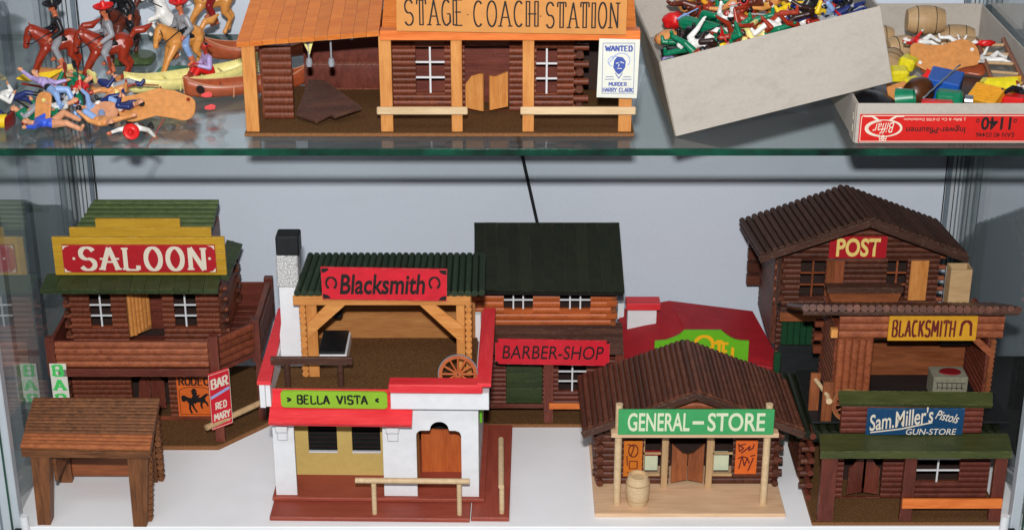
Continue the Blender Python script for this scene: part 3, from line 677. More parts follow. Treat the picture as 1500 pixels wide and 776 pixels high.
grid_wall('recess_wall', .0085, .1815, .0114, .146, [wa, wb], .004, 'yellow_paint', Hh, T(0, .094, 0))
for q in (wa, wb):
    F_ = multi_box('window_frame', [(q[0], q[1], .0925, .0965, q[2] - .0006, q[2] + .0012)], 'white_paint', Hh)
    for i in range(6): obox('blind_slat', ((q[0] + q[1]) / 2, .1005, q[2] + .004 + i * .0066), (q[1] - q[0] - .001, .0055, .0012), RX(-25), 'dark_inside', Hh)
    box('blind_back', q[0] - .002, q[1] + .002, .1045, .106, q[2] - .003, q[3] + .02, 'black_paint', Hh)
box('partition', .1787, .1815, .049, .0937, .0114, .146, 'yellow_paint', Hh)
pts = [(.1835, .0114), (.2365, .0114), (.2365, .0820)] + [(.21 + .0265 * math.cos(R(a)), .0820 - .009 * math.sin(R(a))) for a in range(15, 180, 15)] + [(.1835, .0820)]
prism('door', pts, .104, .107, 'orange_log', Hh, axis='v')
box('inner_wall', .182, .252, .118, .12, .0114, .146, 'black_paint', Hh)
for a, b in ((.0080, .0235), (.1450, .1615)):
    B_ = box('bracket', a, b, .0325, .0437, .1065, .1165, 'white_paint', Hh, bev=.0015)
    box('bracket_foot', a + .001, b - .001, .0385, .0436, .0925, .1063, 'white_paint', Hh, bev=.002)
slab('awning_board', [(.0045, .010, .1335), (.1795, .010, .1325), (.1795, .0435, .1520), (.0045, .0435, .1530)], .0055, 'red_paint', Hh)
box('awning_back', .0065, .158, .0405, .0435, .1515, .1640, 'red_paint', Hh)
BS_ = prism('sign_board', [(.0195 + .005 - .005 * math.cos(R(a)), .1480 + .004 - .004 * math.sin(R(a))) for a in (0, 30, 60, 90)] + [(.1495 - .005 + .005 * math.sin(R(a)), .1470 + .004 - .004 * math.cos(R(a))) for a in (0, 30, 60, 90)] + [(.1495 - .005 + .005 * math.cos(R(a)), .1660 + .004 * math.sin(R(a))) for a in (0, 30, 60, 90)] + [(.0245 - .005 * math.sin(R(a)), .1668 + .004 * math.cos(R(a))) for a in (0, 30, 60, 90)], .0235, .0265, 'sign_lime', Hh)
for tx, a, b in (('>', .0265, .0325), ('BELLA', .0395, .0785), ('VISTA', .0880, .1250), ('<', .1345, .1395)):
    big = len(tx) > 1
    flat('lettering', strokes(tx, a, b, .1535 if big else .1555, .1650 if big else .1625, .0021, .0019), .0021, .0019, .0235, 'ink_black', BS_)
box('parapet_block', .1535, .2735, .024, .046, .1465, .1695, 'white_paint', Hh)
box('parapet', .0005, .0065, .0275, .232, .1465, .1795, 'white_paint', Hh)
box('parapet', -.0065, .0003, .0245, .031, .1465, .1795, 'white_paint', Hh)
slab('coping', [(-.0085, .023, .1835), (.0085, .023, .1835), (-.0015 + .0008, .228, .1855), (-.0135 + .002, .228, .1855)], .0045, 'red_paint', Hh)
box('coping', .1515, .2660, .019, .040, .1705, .1825, 'red_paint', Hh, bev=.0015)
box('parapet', .2600, .2720, .0465, .232, .1470, .1800, 'white_paint', Hh)
box('coping_lining', .2580, .2598, .0465, .232, .1530, .1800, 'red_paint', Hh)
box('coping', .2600, .2765, .019, .2335, .1805, .1855, 'red_paint', Hh)
for a in ((.0275, .232),): box('back_parapet', .0075, .2575, .2285, .2325, .1505, .172, 'white_paint', Hh)
box('roof_deck', .0085, .2540, .0495, .2235, .1462, .1496, 'dark_inside', Hh)
box('roof_block', .247, .2575, .206, .216, .1497, .188, 'white_paint', Hh)
box('shutter', .2600, .2632, .075, .118, .10, .1395, 'lime_paint', Hh)
def hitch(parent, x0, x1, y, zf, zt, px, mat='pale_wood', r=.0032):
    rod('rail', (x0, y, zt), (x1, y, zt), r + .0004, mat, parent, 12)
    for p in px: rod('post', (p, y, zf), (p, y, zt - .0035), r, mat, parent, 12)
hitch(Hh, .108, .2495, .010, .0062, .0540, (.1305, .2365))
rod('rail', (.2885, .010, .0465), (.2855, .125, .0485), .0036, 'pale_wood', Hh, 12)
rod('post', (.2890, .0145, .0063), (.2890, .0145, .043), .0032, 'pale_wood', Hh, 12); rod('post', (.2860, .118, .0063), (.2860, .118, .045), .0032, 'pale_wood', Hh, 12)
setF()
# ================================================================== wooden forge on the hacienda's roof
K = thing('toy_forge', 'toy blacksmith shelter of pale wood with green ribbed roof, standing on the white hacienda', 'toy house', (-.16, .14, .151), 'wooden toy western houses')
box('base_board', -.296, -.045, .064, .216, .1502, .1545, 'hardboard', K); box('base_felt', -.295, -.046, .0648, .215, .1546, .1552, 'felt', K, bev=0)
for s, x0, x1 in ((-1, -.2545, -.2415), (1, -.0690, -.0585)):
    box('post', x0, x1, .0985, .104, .1552, .2585, 'amber_wood', K)
    xa = x0 - .0045 if s < 0 else x1 + .0045
    for i in range(13): rod('log', (xa, .0975 + random.uniform(0, .001), .1595 + i * .0081), (xa, .1130, .1595 + i * .0081), .0044, 'amber_wood', K, 8)
    box('side_wall', min(xa - .001, xa + .002), max(xa - .001, xa + .002), .1135, .205, .1553 if s > 0 else .235, .2585, 'amber_wood', K)
box('beam', -.2695, -.0510, .0945, .0984, .2565, .2685, 'amber_wood', K)
prism('brace', [(-.2525, .2315), (-.2525, .2118), (-.2055, .2562), (-.2290, .2562)], .0955, .0983, 'amber_wood', K)
prism('brace', [(-.1135, .2562), (-.0945, .2562), (-.0600, .2265), (-.0600, .2010)], .0955, .0983, 'amber_wood', K)
box('back_wall', -.262, -.048, .2085, .2120, .1553, .262, 'honey_wood', K)
for i in range(28):
    x = -.2635 + i * .00838; rod('roof_rod', (x, .093 + random.uniform(-.0008, .0008), .2735), (x + .0045 - .0002 * i, .205, .2755), .0042, 'forge_green', K, 10)
box('roof_board', -.264, -.042, .097, .203, .2688, .2705, 'forge_green', K)
SG = prism('sign_board', [(-.2325, .3105), (-.0790, .3075), (-.0800, .2655), (-.2320, .2680)], .0875, .0905, 'sign_red', K)
text('Blacksmith', -.2105, -.1060, .2745, .3015, .0875, 'ink_black', SG, bold=.024, shear=.16)
for cx in (-.2205, -.0945):
    flat('painted_horseshoe', [arc(cx, .2895, .0062, .0078, -60, 240, 16)], .0022, .0022, .0875, 'ink_black', SG)
for (x, z), (ux, uz) in (((-.2318, .3095), (1, -1)), ((-.0797, .3068), (-1, -1)), ((-.0806, .2664), (-1, 1)), ((-.2313, .2690), (1, 1))):
    shape('painted_corner', [(x, z)] + [(x + ux * .009 * math.cos(R(a)), z + uz * .006 * math.sin(R(a))) for a in range(0, 91, 15)], .0875, 'ink_black', SG)
prism('chimney', [(-.2930, .1553), (-.2625, .1553), (-.2625, .200), (-.2670, .216), (-.2670, .3095), (-.2905, .3095), (-.2905, .216), (-.2930, .20)], .128, .150, 'white_paint', K)
box('chimney_render', -.2920, -.2655, .1262, .1515, .2660, .3085, 'stucco', K, bev=.0012)
box('chimney_cap', -.2915, -.2625, .1255, .1525, .3088, .3345, 'black_paint', K, bev=.0018)
box('hearth', -.2460, -.2100, .1300, .195, .1553, .1705, 'white_paint', K)
box('hearth_bed', -.2455, -.2125, .1310, .194, .1706, .1740, 'black_paint', K)
box('hood', -.232, -.218, .170, .2080, .2005, .216, 'black_paint', K, bev=.003)
R1 = box('hitching_rail', -.298, -.1965, .0700, .0755, .1865, .1965, 'umber_wood', K, bev=.0008)
for x in (-.2785, -.2125): rod('rail_post', (x, .074, .1553), (x, .074, .1864), .0040, 'umber_wood', K, 12)
def wheel(name, label, m, r, mat, rim, spokes=12):
    W = tag(link(name, None, m), label, 'toy wheel')
    prof = [(r - .0028, -.002), (r - .0001, -.002), (r - .0001, .002), (r - .0028, .002), (r - .0028, -.002)]
    lathe('felloe', [(r - .0052, -.0018), (r - .0010, -.0018), (r - .0010, .0018), (r - .0052, .0018), (r - .0052, -.0018)], mat, m @ RX(90), W, 36)
    lathe('tyre', [(r - .0009, -.0019), (r, -.0019), (r, .0019), (r - .0009, .0019), (r - .0009, -.0019)], rim, m @ RX(90), W, 36)
    for i in range(spokes):
        a = 2 * PI * i / spokes; link('spoke', rod_mesh(.0013, mat, 6), m @ align((.002 * math.cos(a), 0, .002 * math.sin(a)), ((r - .0043) * math.cos(a), 0, (r - .0043) * math.sin(a)))[0] @ Matrix.Diagonal((r - .0063, 1, 1, 1)), W)
    link('hub', rod_mesh(.0042, mat, 12), m @ RZ(90) @ Matrix.Diagonal((.0062, 1, 1, 1)), W); link('axle_hole', rod_mesh(.0012, 'black_paint', 10), m @ RZ(90) @ Matrix.Diagonal((.0066, 1, 1, 1)), W)
    return W
wheel('wagon_wheel', 'orange spoked wagon wheel with grey rim leaning at the right front of the green-roofed forge', T(-.0665, .0590, .1800) @ RX(-14), .0247, 'orange_log', 'aluminium_dark')
# ================================================================== barber shop
Bb = thing('toy_barber_shop', 'two storey toy barber shop with tall dark green roof and red BARBER-SHOP sign', 'toy house', (.05, .32, 0), 'wooden toy western houses')
box('base_board', -.075, .152, .2465, .40, .0002, .005, 'hardboard', Bb); box('base_felt', -.0745, .1515, .2475, .399, .0051, .0056, 'felt', Bb, bev=0)
d0, wn = (-.0085, .0425, .012, .088), (.064, .1025, .034, .079)
log_wall(Bb, -.06, .149, .290, .0057, .104, .0072, 'red_brown_wood', [d0, wn])
window(Bb, *wn, .2895, w_=.0022, v=1, h=2)
D = box('door', -.008, .042, .2915, .2945, .014, .073, 'green_wood', Bb)
for i in range(5): box('plank', -.0075, .0415, .2905, .2914, .0145 + i * .0117, .0255 + i * .0117, 'green_wood', D, bev=.0003)
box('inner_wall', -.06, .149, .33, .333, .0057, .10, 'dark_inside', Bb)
box('post', .0435, .0560, .2490, .2565, .0057, .112, 'red_brown_wood', Bb)
box('post', .1395, .1510, .2490, .2565, .0057, .112, 'red_brown_wood', Bb)
box('post', -.0725, -.0625, .2490, .2565, .0057, .112, 'red_brown_wood', Bb)
box('rail', .0505, .1390, .2455, .2488, .0290, .0375, 'orange_beam', Bb)
box('rail', -.0620, .0430, .2492, .2525, .0285, .0345, 'red_brown_wood', Bb)
for i in range(6):
    z = .1135 + i * .0042; slab('shingle', [(-.068, .2455 + i * .007, z), (.150, .2455 + i * .007, z), (.150, .2545 + i * .007, z + .0050), (-.068, .2545 + i * .007, z + .0050)], .0022, 'umber_wood', Bb)
SG = prism('sign_board', [(-.0175, .1015), (.126, .0985), (.1308, .1035), (.1308, .1315), (.126, .1355), (-.0175, .1385), (-.0225, .134), (-.0225, .106)], .2395, .2425, 'sign_red', Bb)
text('BARBER-SHOP', -.0130, .1230, .1085, .1285, .2395, 'ink_black', SG, bold=.004, shear=.12, rot=-.8)
for cx, cz in ((-.0205, .1355), (.1285, .1335), (.1285, .1010), (-.0205, .1040)):
    flat('painted_corner', [[(cx - .002, cz), (cx + .002, cz)]], .003, .003, .2394, 'ink_black', SG)
u1, u2 = (-.0115, .0285, .1605, .2), (.0645, .1065, .1605, .2)
log_wall(Bb, -.055, .1405, .288, .1262, .2, .0098, 'orange_log', [u1, u2], jit=.0005)
for q in (u1, u2): window(Bb, *q, .2875, v=2, h=2, w_=.0020)
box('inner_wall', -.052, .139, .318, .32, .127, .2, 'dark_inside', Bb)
for i in range(4): box('log_end', .1265 + .002, .1425, .2830, .2882, .1285 + i * .0192, .1360 + i * .0192, 'orange_log', Bb)
for i in range(4): rod('log_end', (.1375, .2815, .1415 + i * .0192), (.1375, .300, .1415 + i * .0192), .0040, 'chestnut_wood', Bb, 8)
planks(Bb, (-.0505, .260, .2010), (.1505, .260, .1985), (.1475, .360, .2570), (-.0520, .360, .2570), 13, .005, 'dark_green_wood', gap=.05, jit=.0003, name='roof_plank')
slab('roof_board', [(-.049, .262, .1955), (.149, .262, .1935), (.146, .359, .2505), (-.0505, .359, .2505)], .003, 'black_paint', Bb)
slab('roof_back', [(-.052, .3615, .2565), (.1475, .3615, .2565), (.1475, .43, .20), (-.052, .43, .20)], .005, 'dark_green_wood', Bb)
prism('gable_wall', [(.29, .20), (.40, .20), (.36, .247), ], .1345, .1375, 'chestnut_wood', Bb, axis='x')
# ================================================================== hotel
Ho = thing('toy_hotel', 'toy hotel with low red hip roof, white chimney and lime green sign', 'toy house', (.26, .34, 0), 'wooden toy western houses')
V = [(.154, .272, .057), (.366, .272, .0785), (.3725, .276, .077), (.347, .42, .0945), (.153, .42, .097), (.226, .42, .111), (.243, .352, .1005), (.250, .30, .088)]
me = mesh_from('roof', [(x, y, z - .004) for x, y, z in V] + [(x, y, z) for x, y, z in V], [[8, 15, 14, 13, 12], [9, 10, 11, 13, 14, 15], [8, 9, 15], [4, 5, 6, 7, 0], [7, 6, 5, 3, 2, 1], [7, 1, 0], [0, 1, 9, 8], [1, 2, 10, 9], [2, 3, 11, 10], [3, 5, 13, 11], [5, 4, 12, 13], [4, 0, 8, 12]], 'red_roof')
link('roof', me, Matrix(), Ho)
prism('wall', [(.165, .0002), (.355, .0002), (.355, .060), (.165, .050)], .295, .40, 'white_paint', Ho)
pts = [(.195, .06), (.3235, .045), (.3235, .1095), (.3105, .1105)] + [(.3105 - .0255 * t_, .1105 + .0155 * (t_ ** 1.6)) for t_ in (.25, .5, .75, 1)] + [(.2345, .1260)] + [(.2345 - .024 * t_, .126 - .0150 * (t_ ** .6)) for t_ in (.25, .5, .75, 1)] + [(.195, .1095)]
SG = prism('sign_board', [(x, z + .004) for x, z in pts], .283, .2865, 'lime_paint', Ho)
for c, x, wd, z, h in (('H', .2020, .016, .070, .024), ('O', .2245, .020, .094, .022), ('O', .2490, .0265, .092, .0255), ('T', .2785, .009, .084, .026), ('E', .2880, .0085, .082, .0245), ('L', .3005, .010, .075, .0255)):
    if c == 'O' and x < .24: continue
    flat('lettering', strokes(c, x, x + wd, z + .004, z + h + .004, .0042, .0036), .0042, .0036, .283, 'ink_yellow', SG)
box('chimney', .1635, .2045, .375, .392, .085, .1185, 'white_paint', Ho)
box('chimney_cap', .1610, .2095, .370, .396, .1187, .1290, 'red_paint', Ho, bev=.001)
box('chimney', .1510, .1605, .402, .414, .09, .1145, 'white_paint', Ho)
# ================================================================== general store
Gs = thing('toy_general_store', 'low brown log toy store with brown ribbed gable roof and green GENERAL-STORE sign', 'toy house', (.22, .11, 0), 'wooden toy western houses')
box('base_board', .1035, .3420, .0180, .196, .0002, .0052, 'plywood', Gs, bev=.0006)
for x in (.1320, .3165): rod('post', (x, .0415, .0053), (x, .0415, .1475), .0046, 'pale_wood', Gs, 14)
for x in (.1945, .2515): box('post', x - .004, x + .004, .0795, .0865, .0053, .085, 'beige_wood', Gs)
box('porch_shelf', .1225, .3290, .032, .052, .1055, .1115, 'plywood', Gs)
SG = box('sign_board', .1305, .3215, .0300, .0335, .1110, .1455, 'sign_green', Gs)
text('GENERAL', .1420, .2180, .1160, .1418, .0300, 'ink_pale', SG, bold=.018)
flat('lettering', [[(.2215, .1280), (.2355, .1280)]], .0045, .0045, .0300, 'ink_pale', SG)
text('STORE', .2400, .3105, .1160, .1418, .0300, 'ink_pale', SG, bold=.018)
ws = [(.1680, .1905, .0185, .072), (.2565, .2820, .0185, .072), (.2010, .2480, .0053, .080)]
log_wall(Gs, .108, .341, .091, .0053, .104, .0088, 'dark_log', ws, jit=.001)
for q in ws[:2]:
    multi_box('window_frame', [(q[0], q[1], .0885, .0905, q[2] - .001, q[2] + .0025), (q[0], q[1], .0890, .0905, .0490, .0520), (q[0], q[0] + .0015, .089, .0907, q[2], q[3])], 'beige_wood', Gs)
    if True: box('shop_goods', q[0] + .003, q[1] - .003, .101, .112, .0185, .041, 'ink_pale', Gs)
box('window_box', .1682, .1903, .0925, .1005, .0455, .0487, 'sign_crimson', Gs)
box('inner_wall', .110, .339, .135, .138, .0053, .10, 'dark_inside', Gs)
for s in (-1, 1):
    cx = .2245; pts = [(cx + s * .0006, .0135), (cx + s * .0205, .0085), (cx + s * .0205, .0655), (cx + s * .0150, .0600), (cx + s * .0065, .0515), (cx + s * .0006, .0500)]
    prism('swing_door', pts, .0865, .0895, 'chestnut_wood', Gs, axis='v')
PO = box('poster', .1425, .1660, .0862, .0878, .0185, .0705, 'poster_amber', Gs, bev=0)
flat('printed_drawing', [arc(.1545, .056, .006, .009, 0, 360, 14), [(.150, .041), (.160, .041), (.160, .030), (.150, .030), (.150, .041)], [(.147, .024), (.162, .024)], [(.1475, .0655), (.1555, .0625), (.1515, .0485)], [(.1465, .049), (.1475, .034)]], .0012, .0012, .0862, 'ink_maroon', PO)
PO = box('poster', .2850, .3125, .0862, .0878, .0220, .0715, 'poster_orange', Gs, bev=0)
flat('printed_drawing', [[(.288, .067), (.2895, .055), (.295, .060), (.289, .064), (.297, .066)], [(.292, .0525), (.299, .059), (.303, .063), (.301, .0565), (.3065, .060), (.308, .066)], [(.290, .030), (.2935, .048), (.297, .034), (.300, .046), (.303, .038)], [(.2885, .045), (.2935, .048), (.300, .046)], [(.302, .027), (.308, .046)], [(.304, .0485), (.310, .050)]], .0013, .0013, .0862, 'ink_maroon', PO)
for i in range(11):
    z = .0105 + i * .0088
    if i % 2: rod('log_end', (.1035, .0955, z), (.118, .0955, z), .0044, 'dark_log', Gs, 8); rod('log_end', (.331, .0955, z), (.347, .0955, z), .0044, 'dark_log', Gs, 8)
    else: rod('log_end', (.1125, .081, z), (.1125, .115, z), .0044, 'dark_log', Gs, 8); rod('log_end', (.3370, .081, z), (.3370, .115, z), .0044, 'dark_log', Gs, 8)
for x in (.109, .3385):
    log_wall(Gs, 0, .088, 0, .0053, .098, .0088, 'dark_log', pre=T(x, .096 if x > .2 else .184, 0) @ RZ(90 if x > .2 else -90))
def gable_roof(parent, xl, xr, xp, yf, yb, ze, zp, n, r, mat, back_dx=0, back_dz=0, board='umber_wood'):
    for s, xe in ((-1, xl), (1, xr)):
        for i in range(n):
            t_ = (i + .5) / n; x = xp + (xe - xp) * t_; z = zp + (ze - zp) * t_
            rod('roof_rod', (x, yf + random.uniform(-.0006, .0006), z), (x + back_dx, yb + random.uniform(-.001, .001), z + back_dz), r, mat, parent, 8)
        slab('roof_board', [(xp, yf - .001, zp - r * .8), (xe, yf - .001, ze - r * .8), (xe + back_dx, yb - .002, ze - r * .8 + back_dz), (xp + back_dx, yb - .002, zp - r * .8 + back_dz)][::(1 if s > 0 else -1)], .004 * s * s, board, parent)
gable_roof(Gs, .0875, .3620, .2270, .046, .196, .1075, .1620, 21, .0040, 'roof_brown', back_dx=-.001, back_dz=-.0045)
for s, xe in ((-1, .0868), (1, .3627)):
    m_, l = align((.2270, .0435, .1575), (xe, .0435, .1030)); link('fascia', box_mesh(l, .003, .009, 'umber_wood'), m_, Gs)
log_wall(Gs, .20, .25, .066, .1046, .112, .0072, 'copper_log', gable=lambda z: (.2270 - (.1575 - z) * 1.9, .2270 + (.1575 - z) * 1.9), name='gable')
for i in range(5):
    z = .1155 + i * .0085; hw = (.157 - z) * 2.15
    if hw > .004: link('log', log_mesh(.0085, .003, 'copper_log'), T(.227, .066, z) @ Matrix.Diagonal((hw * 2, 1, 1, 1)), Gs)
prism('gable_board', [(.12, .106), (.334, .106), (.227, .156)], .0665, .0695, 'dark_inside', Gs)
Br = lathe('toy_barrel', [(.0001, .0), (.0118, .0), (.0140, .008), (.0152, .020), (.0150, .027), (.0138, .036), (.0122, .0415), (.0105, .0415), (.0104, .038), (.0001, .038)], 'pale_wood', T(.1580, .0420, .0054), None, 28)
tag(Br, 'pale turned wooden toy barrel standing by the left post of the general store', 'toy barrel')
for z, r_ in ((.0085, .01425), (.0305, .0148)): lathe('hoop', [(r_ - .0004, 0), (r_ + .0003, 0), (r_ + .0003, .0012), (r_ - .0004, .0012)], 'beige_wood', T(.1580, .0420, .0054 + z), Br, 28)
# ================================================================== post office
Po = thing('toy_post_office', 'two storey toy post office with brown ribbed gable roof and red POST sign', 'toy house', (.47, .36, 0), 'wooden toy western houses')
wL, wR = (.3895, .4230, .1735, .2260), (.5060, .5330, .1735, .2260)
log_wall(Po, .3660, .5760, .300, .160, .2385, .0080, 'dark_log', [wL, wR])
for q in (wL, wR): window(Po, *q, .2995, mat='copper_log', w_=.0024)
box('inner_wall', .37, .57, .335, .337, .16, .236, 'dark_inside', Po)
for i in range(6):
    z = .2425 + i * .0080; hw = (.2925 - z) * 2.55
    link('log', log_mesh(.0080, .003, 'dark_log'), T(.4735, .300, z) @ Matrix.Diagonal((hw * 2, 1, 1, 1)), Po)
prism('gable_board', [(.345, .238), (.60, .238), (.4735, .2905)], .3005, .3045, 'dark_inside', Po)
SG = box('sign_board', .4250, .5020, .2935, .2965, .2325, .2640, 'sign_crimson', Po)
text('POST', .4345, .4930, .2350, .2620, .2935, 'ink_gold', SG, bold=.03)
for a, b, mt in ((.4235, .4340, 'chestnut_wood'), (.4342, .4475, 'copper_log'), (.5370, .5610, 'amber_wood')): box('shutter', a, b, .2935, .2965, .170, .2285, mt, Po)
for i in range(5):
    rod('log_end', (.3560, .3055, .1665 + i * .0160), (.3700, .3055, .1665 + i * .0160), .0036, 'copper_log', Po, 8); rod('log_end', (.3655, .292, .1745 + i * .0160), (.3655, .325, .1745 + i * .0160), .0038, 'dark_log', Po, 8)
    rod('log_end', (.5650, .3055, .1665 + i * .0160), (.5860, .3055, .1665 + i * .0160), .0036, 'copper_log', Po, 8)
for i in range(5): box('log_end', .3370, .3560, .425, .437, .1330 + i * .020, .1470 + i * .020, 'dark_log', Po)
log_wall(Po, 0, .125, 0, .10, .236, .0080, 'dark_log', pre=T(.358, .43, 0) @ RZ(-90))
box('corner_board', .3575, .3630, .2945, .2985, .165, .235, 'umber_wood', Po)
gable_roof(Po, .3290, .6040, .4700, .268, .388, .2470, .2990, 17, .0044, 'umber_wood', back_dx=-.0135)
for s, xe in ((-1, .3280), (1, .6050)):
    m_, l = align((.4700, .2655, .2945), (xe, .2655, .2425)); link('fascia', box_mesh(l, .003, .009, 'umber_wood'), m_, Po)
box('balcony_floor', .360, .590, .268, .299, .1555, .1600, 'umber_wood', Po)
box('balcony_rail', .3605, .4200, .2655, .2675, .152, .1665, 'chestnut_wood', Po); box('balcony_rail', .3605, .4200, .262, .2650, .1672, .1740, 'umber_wood', Po)
prism('trough', [(.4270, .1790), (.5150, .1790), (.5200, .1960), (.4220, .1960)], .262, .275, 'chestnut_wood', Po); box('trough_rim', .4200, .5215, .2600, .277, .1962, .2040, 'umber_wood', Po)
box('grass_strip', .4280, .5140, .262, .274, .1700, .1785, 'deep_green_wood', Po)
for i in range(5): box('green_plank', .3655 + i * .0085, .3735 + i * .0085, .276, .279, .112, .1515, 'deep_green_wood', Po)
slab('porch_roof', [(.362, .235, .086), (.42, .235, .086), (.42, .275, .112), (.362, .275, .112)], .004, 'black_paint', Po)
log_wall(Po, .362, .585, .300, .0002, .152, .0085, 'dark_log')
box('green_post', .3515, .3600, .236, .244, .0002, .118, 'deep_green_wood', Po)
multi_box('porch_railing', [(.366, .40, .2365, .239, .064, .067), (.372, .375, .2368, .2388, .045, .0639), (.388, .391, .2368, .2388, .045, .0639)], 'white_paint', Po)
# ================================================================== gun store
Gu = thing('toy_gun_store', 'brown log toy gun store with green awning and blue GUN-STORE sign in the right corner', 'toy house', (.49, .08, 0), 'wooden toy western houses')
box('base_board', .3720, .6080, -.0015, .20, .0002, .0045, 'hardboard', Gu); box('base_felt', .3725, .6075, -.0008, .199, .0046, .0052, 'felt', Gu, bev=0)
for a, b in ((.3785, .3975), (.4800, .4945), (.5900, .6050)): box('post', a, b, .0, .008, .0053, .099, 'red_brown_wood', Gu)
dr = (.4170, .4665, .006, .078); wn = (.5085, .5635, .0290, .078)
log_wall(Gu, .3990, .6010, .056, .0053, .098, .0078, 'red_brown_wood', [dr, wn])
window(Gu, *wn, .0555, w_=.0022, v=1, h=2)
box('inner_wall', .40, .60, .10, .103, .0053, .095, 'dark_inside', Gu)
for s in (-1, 1):
    cx = .4425 - .002 * s; pts = [(cx + s * .0004, .018), (cx + s * .0215, .014), (cx + s * .0215, .052), (cx + s * .016, .056), (cx + s * .012, .064), (cx + s * .004, .068), (cx + s * .0004, .068)]
    prism('swing_door', pts, .0495, .0525, 'red_brown_wood', Gu, axis='v')
box('rail', .4805, .6035, -.0045, -.0008, .0265, .0395, 'orange_beam', Gu)
slab('awning', [(.3745, -.005, .1075), (.6070, -.005, .1075), (.6140, .0415, .1060), (.3810, .0415, .1060)], .0095, 'bright_green_wood', Gu)
log_wall(Gu, .4060, .5800, .0425, .1065, .1460, .0078, 'red_brown_wood', t=.006)
SG = box('sign_board', .4365, .5560, .0365, .0390, .1070, .1440, 'sign_blue', Gu)
text('Sam.Miller\'s', .4390, .5180, .1185, .1420, .0365, 'ink_cream', SG, bold=.012, shear=.25, rot=9)
text('Pistols', .5210, .5500, .1265, .1390, .0365, 'ink_cream', SG, bold=.010, shear=.2, rot=-14)
text('GUN-STORE', .4860, .5480, .1080, .1165, .0365, 'ink_cream', SG, bold=.008, shear=.15, rise=.0010)
flat('painted_underline', [[(.4420, .1110), (.4800, .1160), (.5170, .1250)]], .0016, .0016, .0365, 'ink_cream', SG, rise=.0007)
slab('parapet_cap', [(.4010, .0330, .1535), (.5880, .0330, .1505), (.5910, .0500, .1595), (.4020, .0500, .1620)], .0060, 'bright_green_wood', Gu)
for i in range(24): rod('roof_rod', (.3580 + i * .0108, .0505, .0995), (.3580 + i * .0108, .2, .1035), .0056, 'dark_green_wood', Gu, 8)
for i in range(11):
    z = .0100 + i * .0088
    if i % 2: rod('log_end', (.3640, .0640, z), (.3790, .0640, z), .0040, 'dark_log', Gu, 8)
    else: rod('log_end', (.3745, .048, z), (.3745, .072, z), .0040, 'red_brown_wood', Gu, 8)
    rod('log_end', (.3725, .105, z), (.3725, .185, z), .0042, 'dark_log', Gu, 8)
box('side_wall', .3765, .3800, .074, .19, .0053, .093, 'dark_log', Gu); box('side_wall', .6020, .6060, .074, .19, .0053, .093, 'dark_log', Gu)
# ================================================================== second blacksmith's, standing on the gun store
K2 = thing('toy_smithy', 'brown log toy smithy with yellow BLACKSMITH sign standing on the gun store roof', 'toy house', (.5, .14, .1096), 'wooden toy western houses')
ZF = .1125
box('base_board', .3740, .6200, .060, .200, .1098, ZF - .0002, 'black_paint', K2)
log_wall(K2, .4060, .6100, .100, .2090, .2400, .0100, 'copper_log')
for i in range(5): link('log', log_mesh(.0090, .003, 'copper_log'), T(.4110 + i * .0088, .100, .1605) @ RY(90) @ Matrix.Diagonal((.094, 1, 1, 1)), K2)
box('front_wall', .4065, .4505, .1001, .1035, ZF, .2085, 'copper_log', K2)
log_wall(K2, 0, .092, 0, ZF, .2240, .0085, 'brown_log', pre=T(.4055, .194, 0) @ RZ(-90))
for i in range(4): box('log_end', .3925, .4040, .182, .190, .146 + i * .019, .1555 + i * .019, 'brown_log', K2)
box('log_end', .3960, .4045, .0955, .1045, .2110, .2220, 'amber_wood', K2)
log_wall(K2, 0, .092, 0, ZF, .2200, .0085, 'red_brown_wood', pre=T(.5960, .1935, 0) @ RZ(-90))
for i in range(14): rod('log_end', (.6000, .0975, .1185 + i * .0066), (.6000, .106, .1185 + i * .0066), .0036, 'chestnut_wood', K2, 8)
box('back_wall', .4095, .5915, .1860, .1890, ZF, .1985, 'chestnut_wood', K2)
prism('brace', [(.5700, .2088), (.5820, .2088), (.6000, .1930), (.6000, .1810)], .0970, .0998, 'copper_log', K2)
SG = box('sign_board', .4660, .5755, .0930, .0965, .2085, .2425, 'sign_yellow', K2)
flat('lettering', strokes('BLACKSMITH', .4710, .5480, .2145, .2365, .0024, .0020, gap=.30), .0024, .0020, .0930, 'ink_maroon', SG)
flat('painted_horseshoe', [[(.5555, .2155)] + arc(.5620, .2280, .0058, .0075, 190, -10, 12) + [(.5685, .2155)]], .0030, .0030, .0930, 'ink_maroon', SG)
for i in range(30):
    x = .3595 + i * .00900; rod('roof_rod', (x, .083 + random.uniform(-.001, .001), .2585 - .0001 * i), (x + .001, .196, .2085), .0047, 'roof_brown', K2, 8)
box('roof_board', .3570, .6220, .0815, .0865, .2485, .2535, 'umber_wood', K2, bev=.001)
C1 = multi_box('chimney', [(.5650, .5925, .1985, .2005, .196, .2580), (.5650, .5925, .2185, .2205, .196, .2580), (.5650, .5670, .2006, .2184, .196, .2580), (.5905, .5925, .2006, .2184, .196, .2580)], 'beige_wood', K2)
box('chimney_inside', .5672, .5903, .2008, .2182, .20, .247, 'black_paint', K2)
box('hood', .5460, .5915, .150, .1855, .1720, .1840, 'black_paint', K2, bev=.004)
FO = box('hearth', .5360, .5800, .1180, .1500, ZF, .1440, 'grey_stone', K2, bev=.001)
lathe('ember_bed', [(.0001, 0), (.013, 0), (.012, .001), (.0001, .001)], 'ink_dark_red', T(.5600, .134, .1442) @ Matrix.Diagonal((1.1, .75, 1, 1)), K2, 20)
flat('painted_stones', [[(.539, .1370), (.577, .1360)]] + [[(.541 + i * .0062, .136), (.5415 + i * .0062, .1265)] for i in range(6)] + [[(.5415, .1300), (.575, .1290)]], .0009, .0009, .1180, 'ink_black', K2)
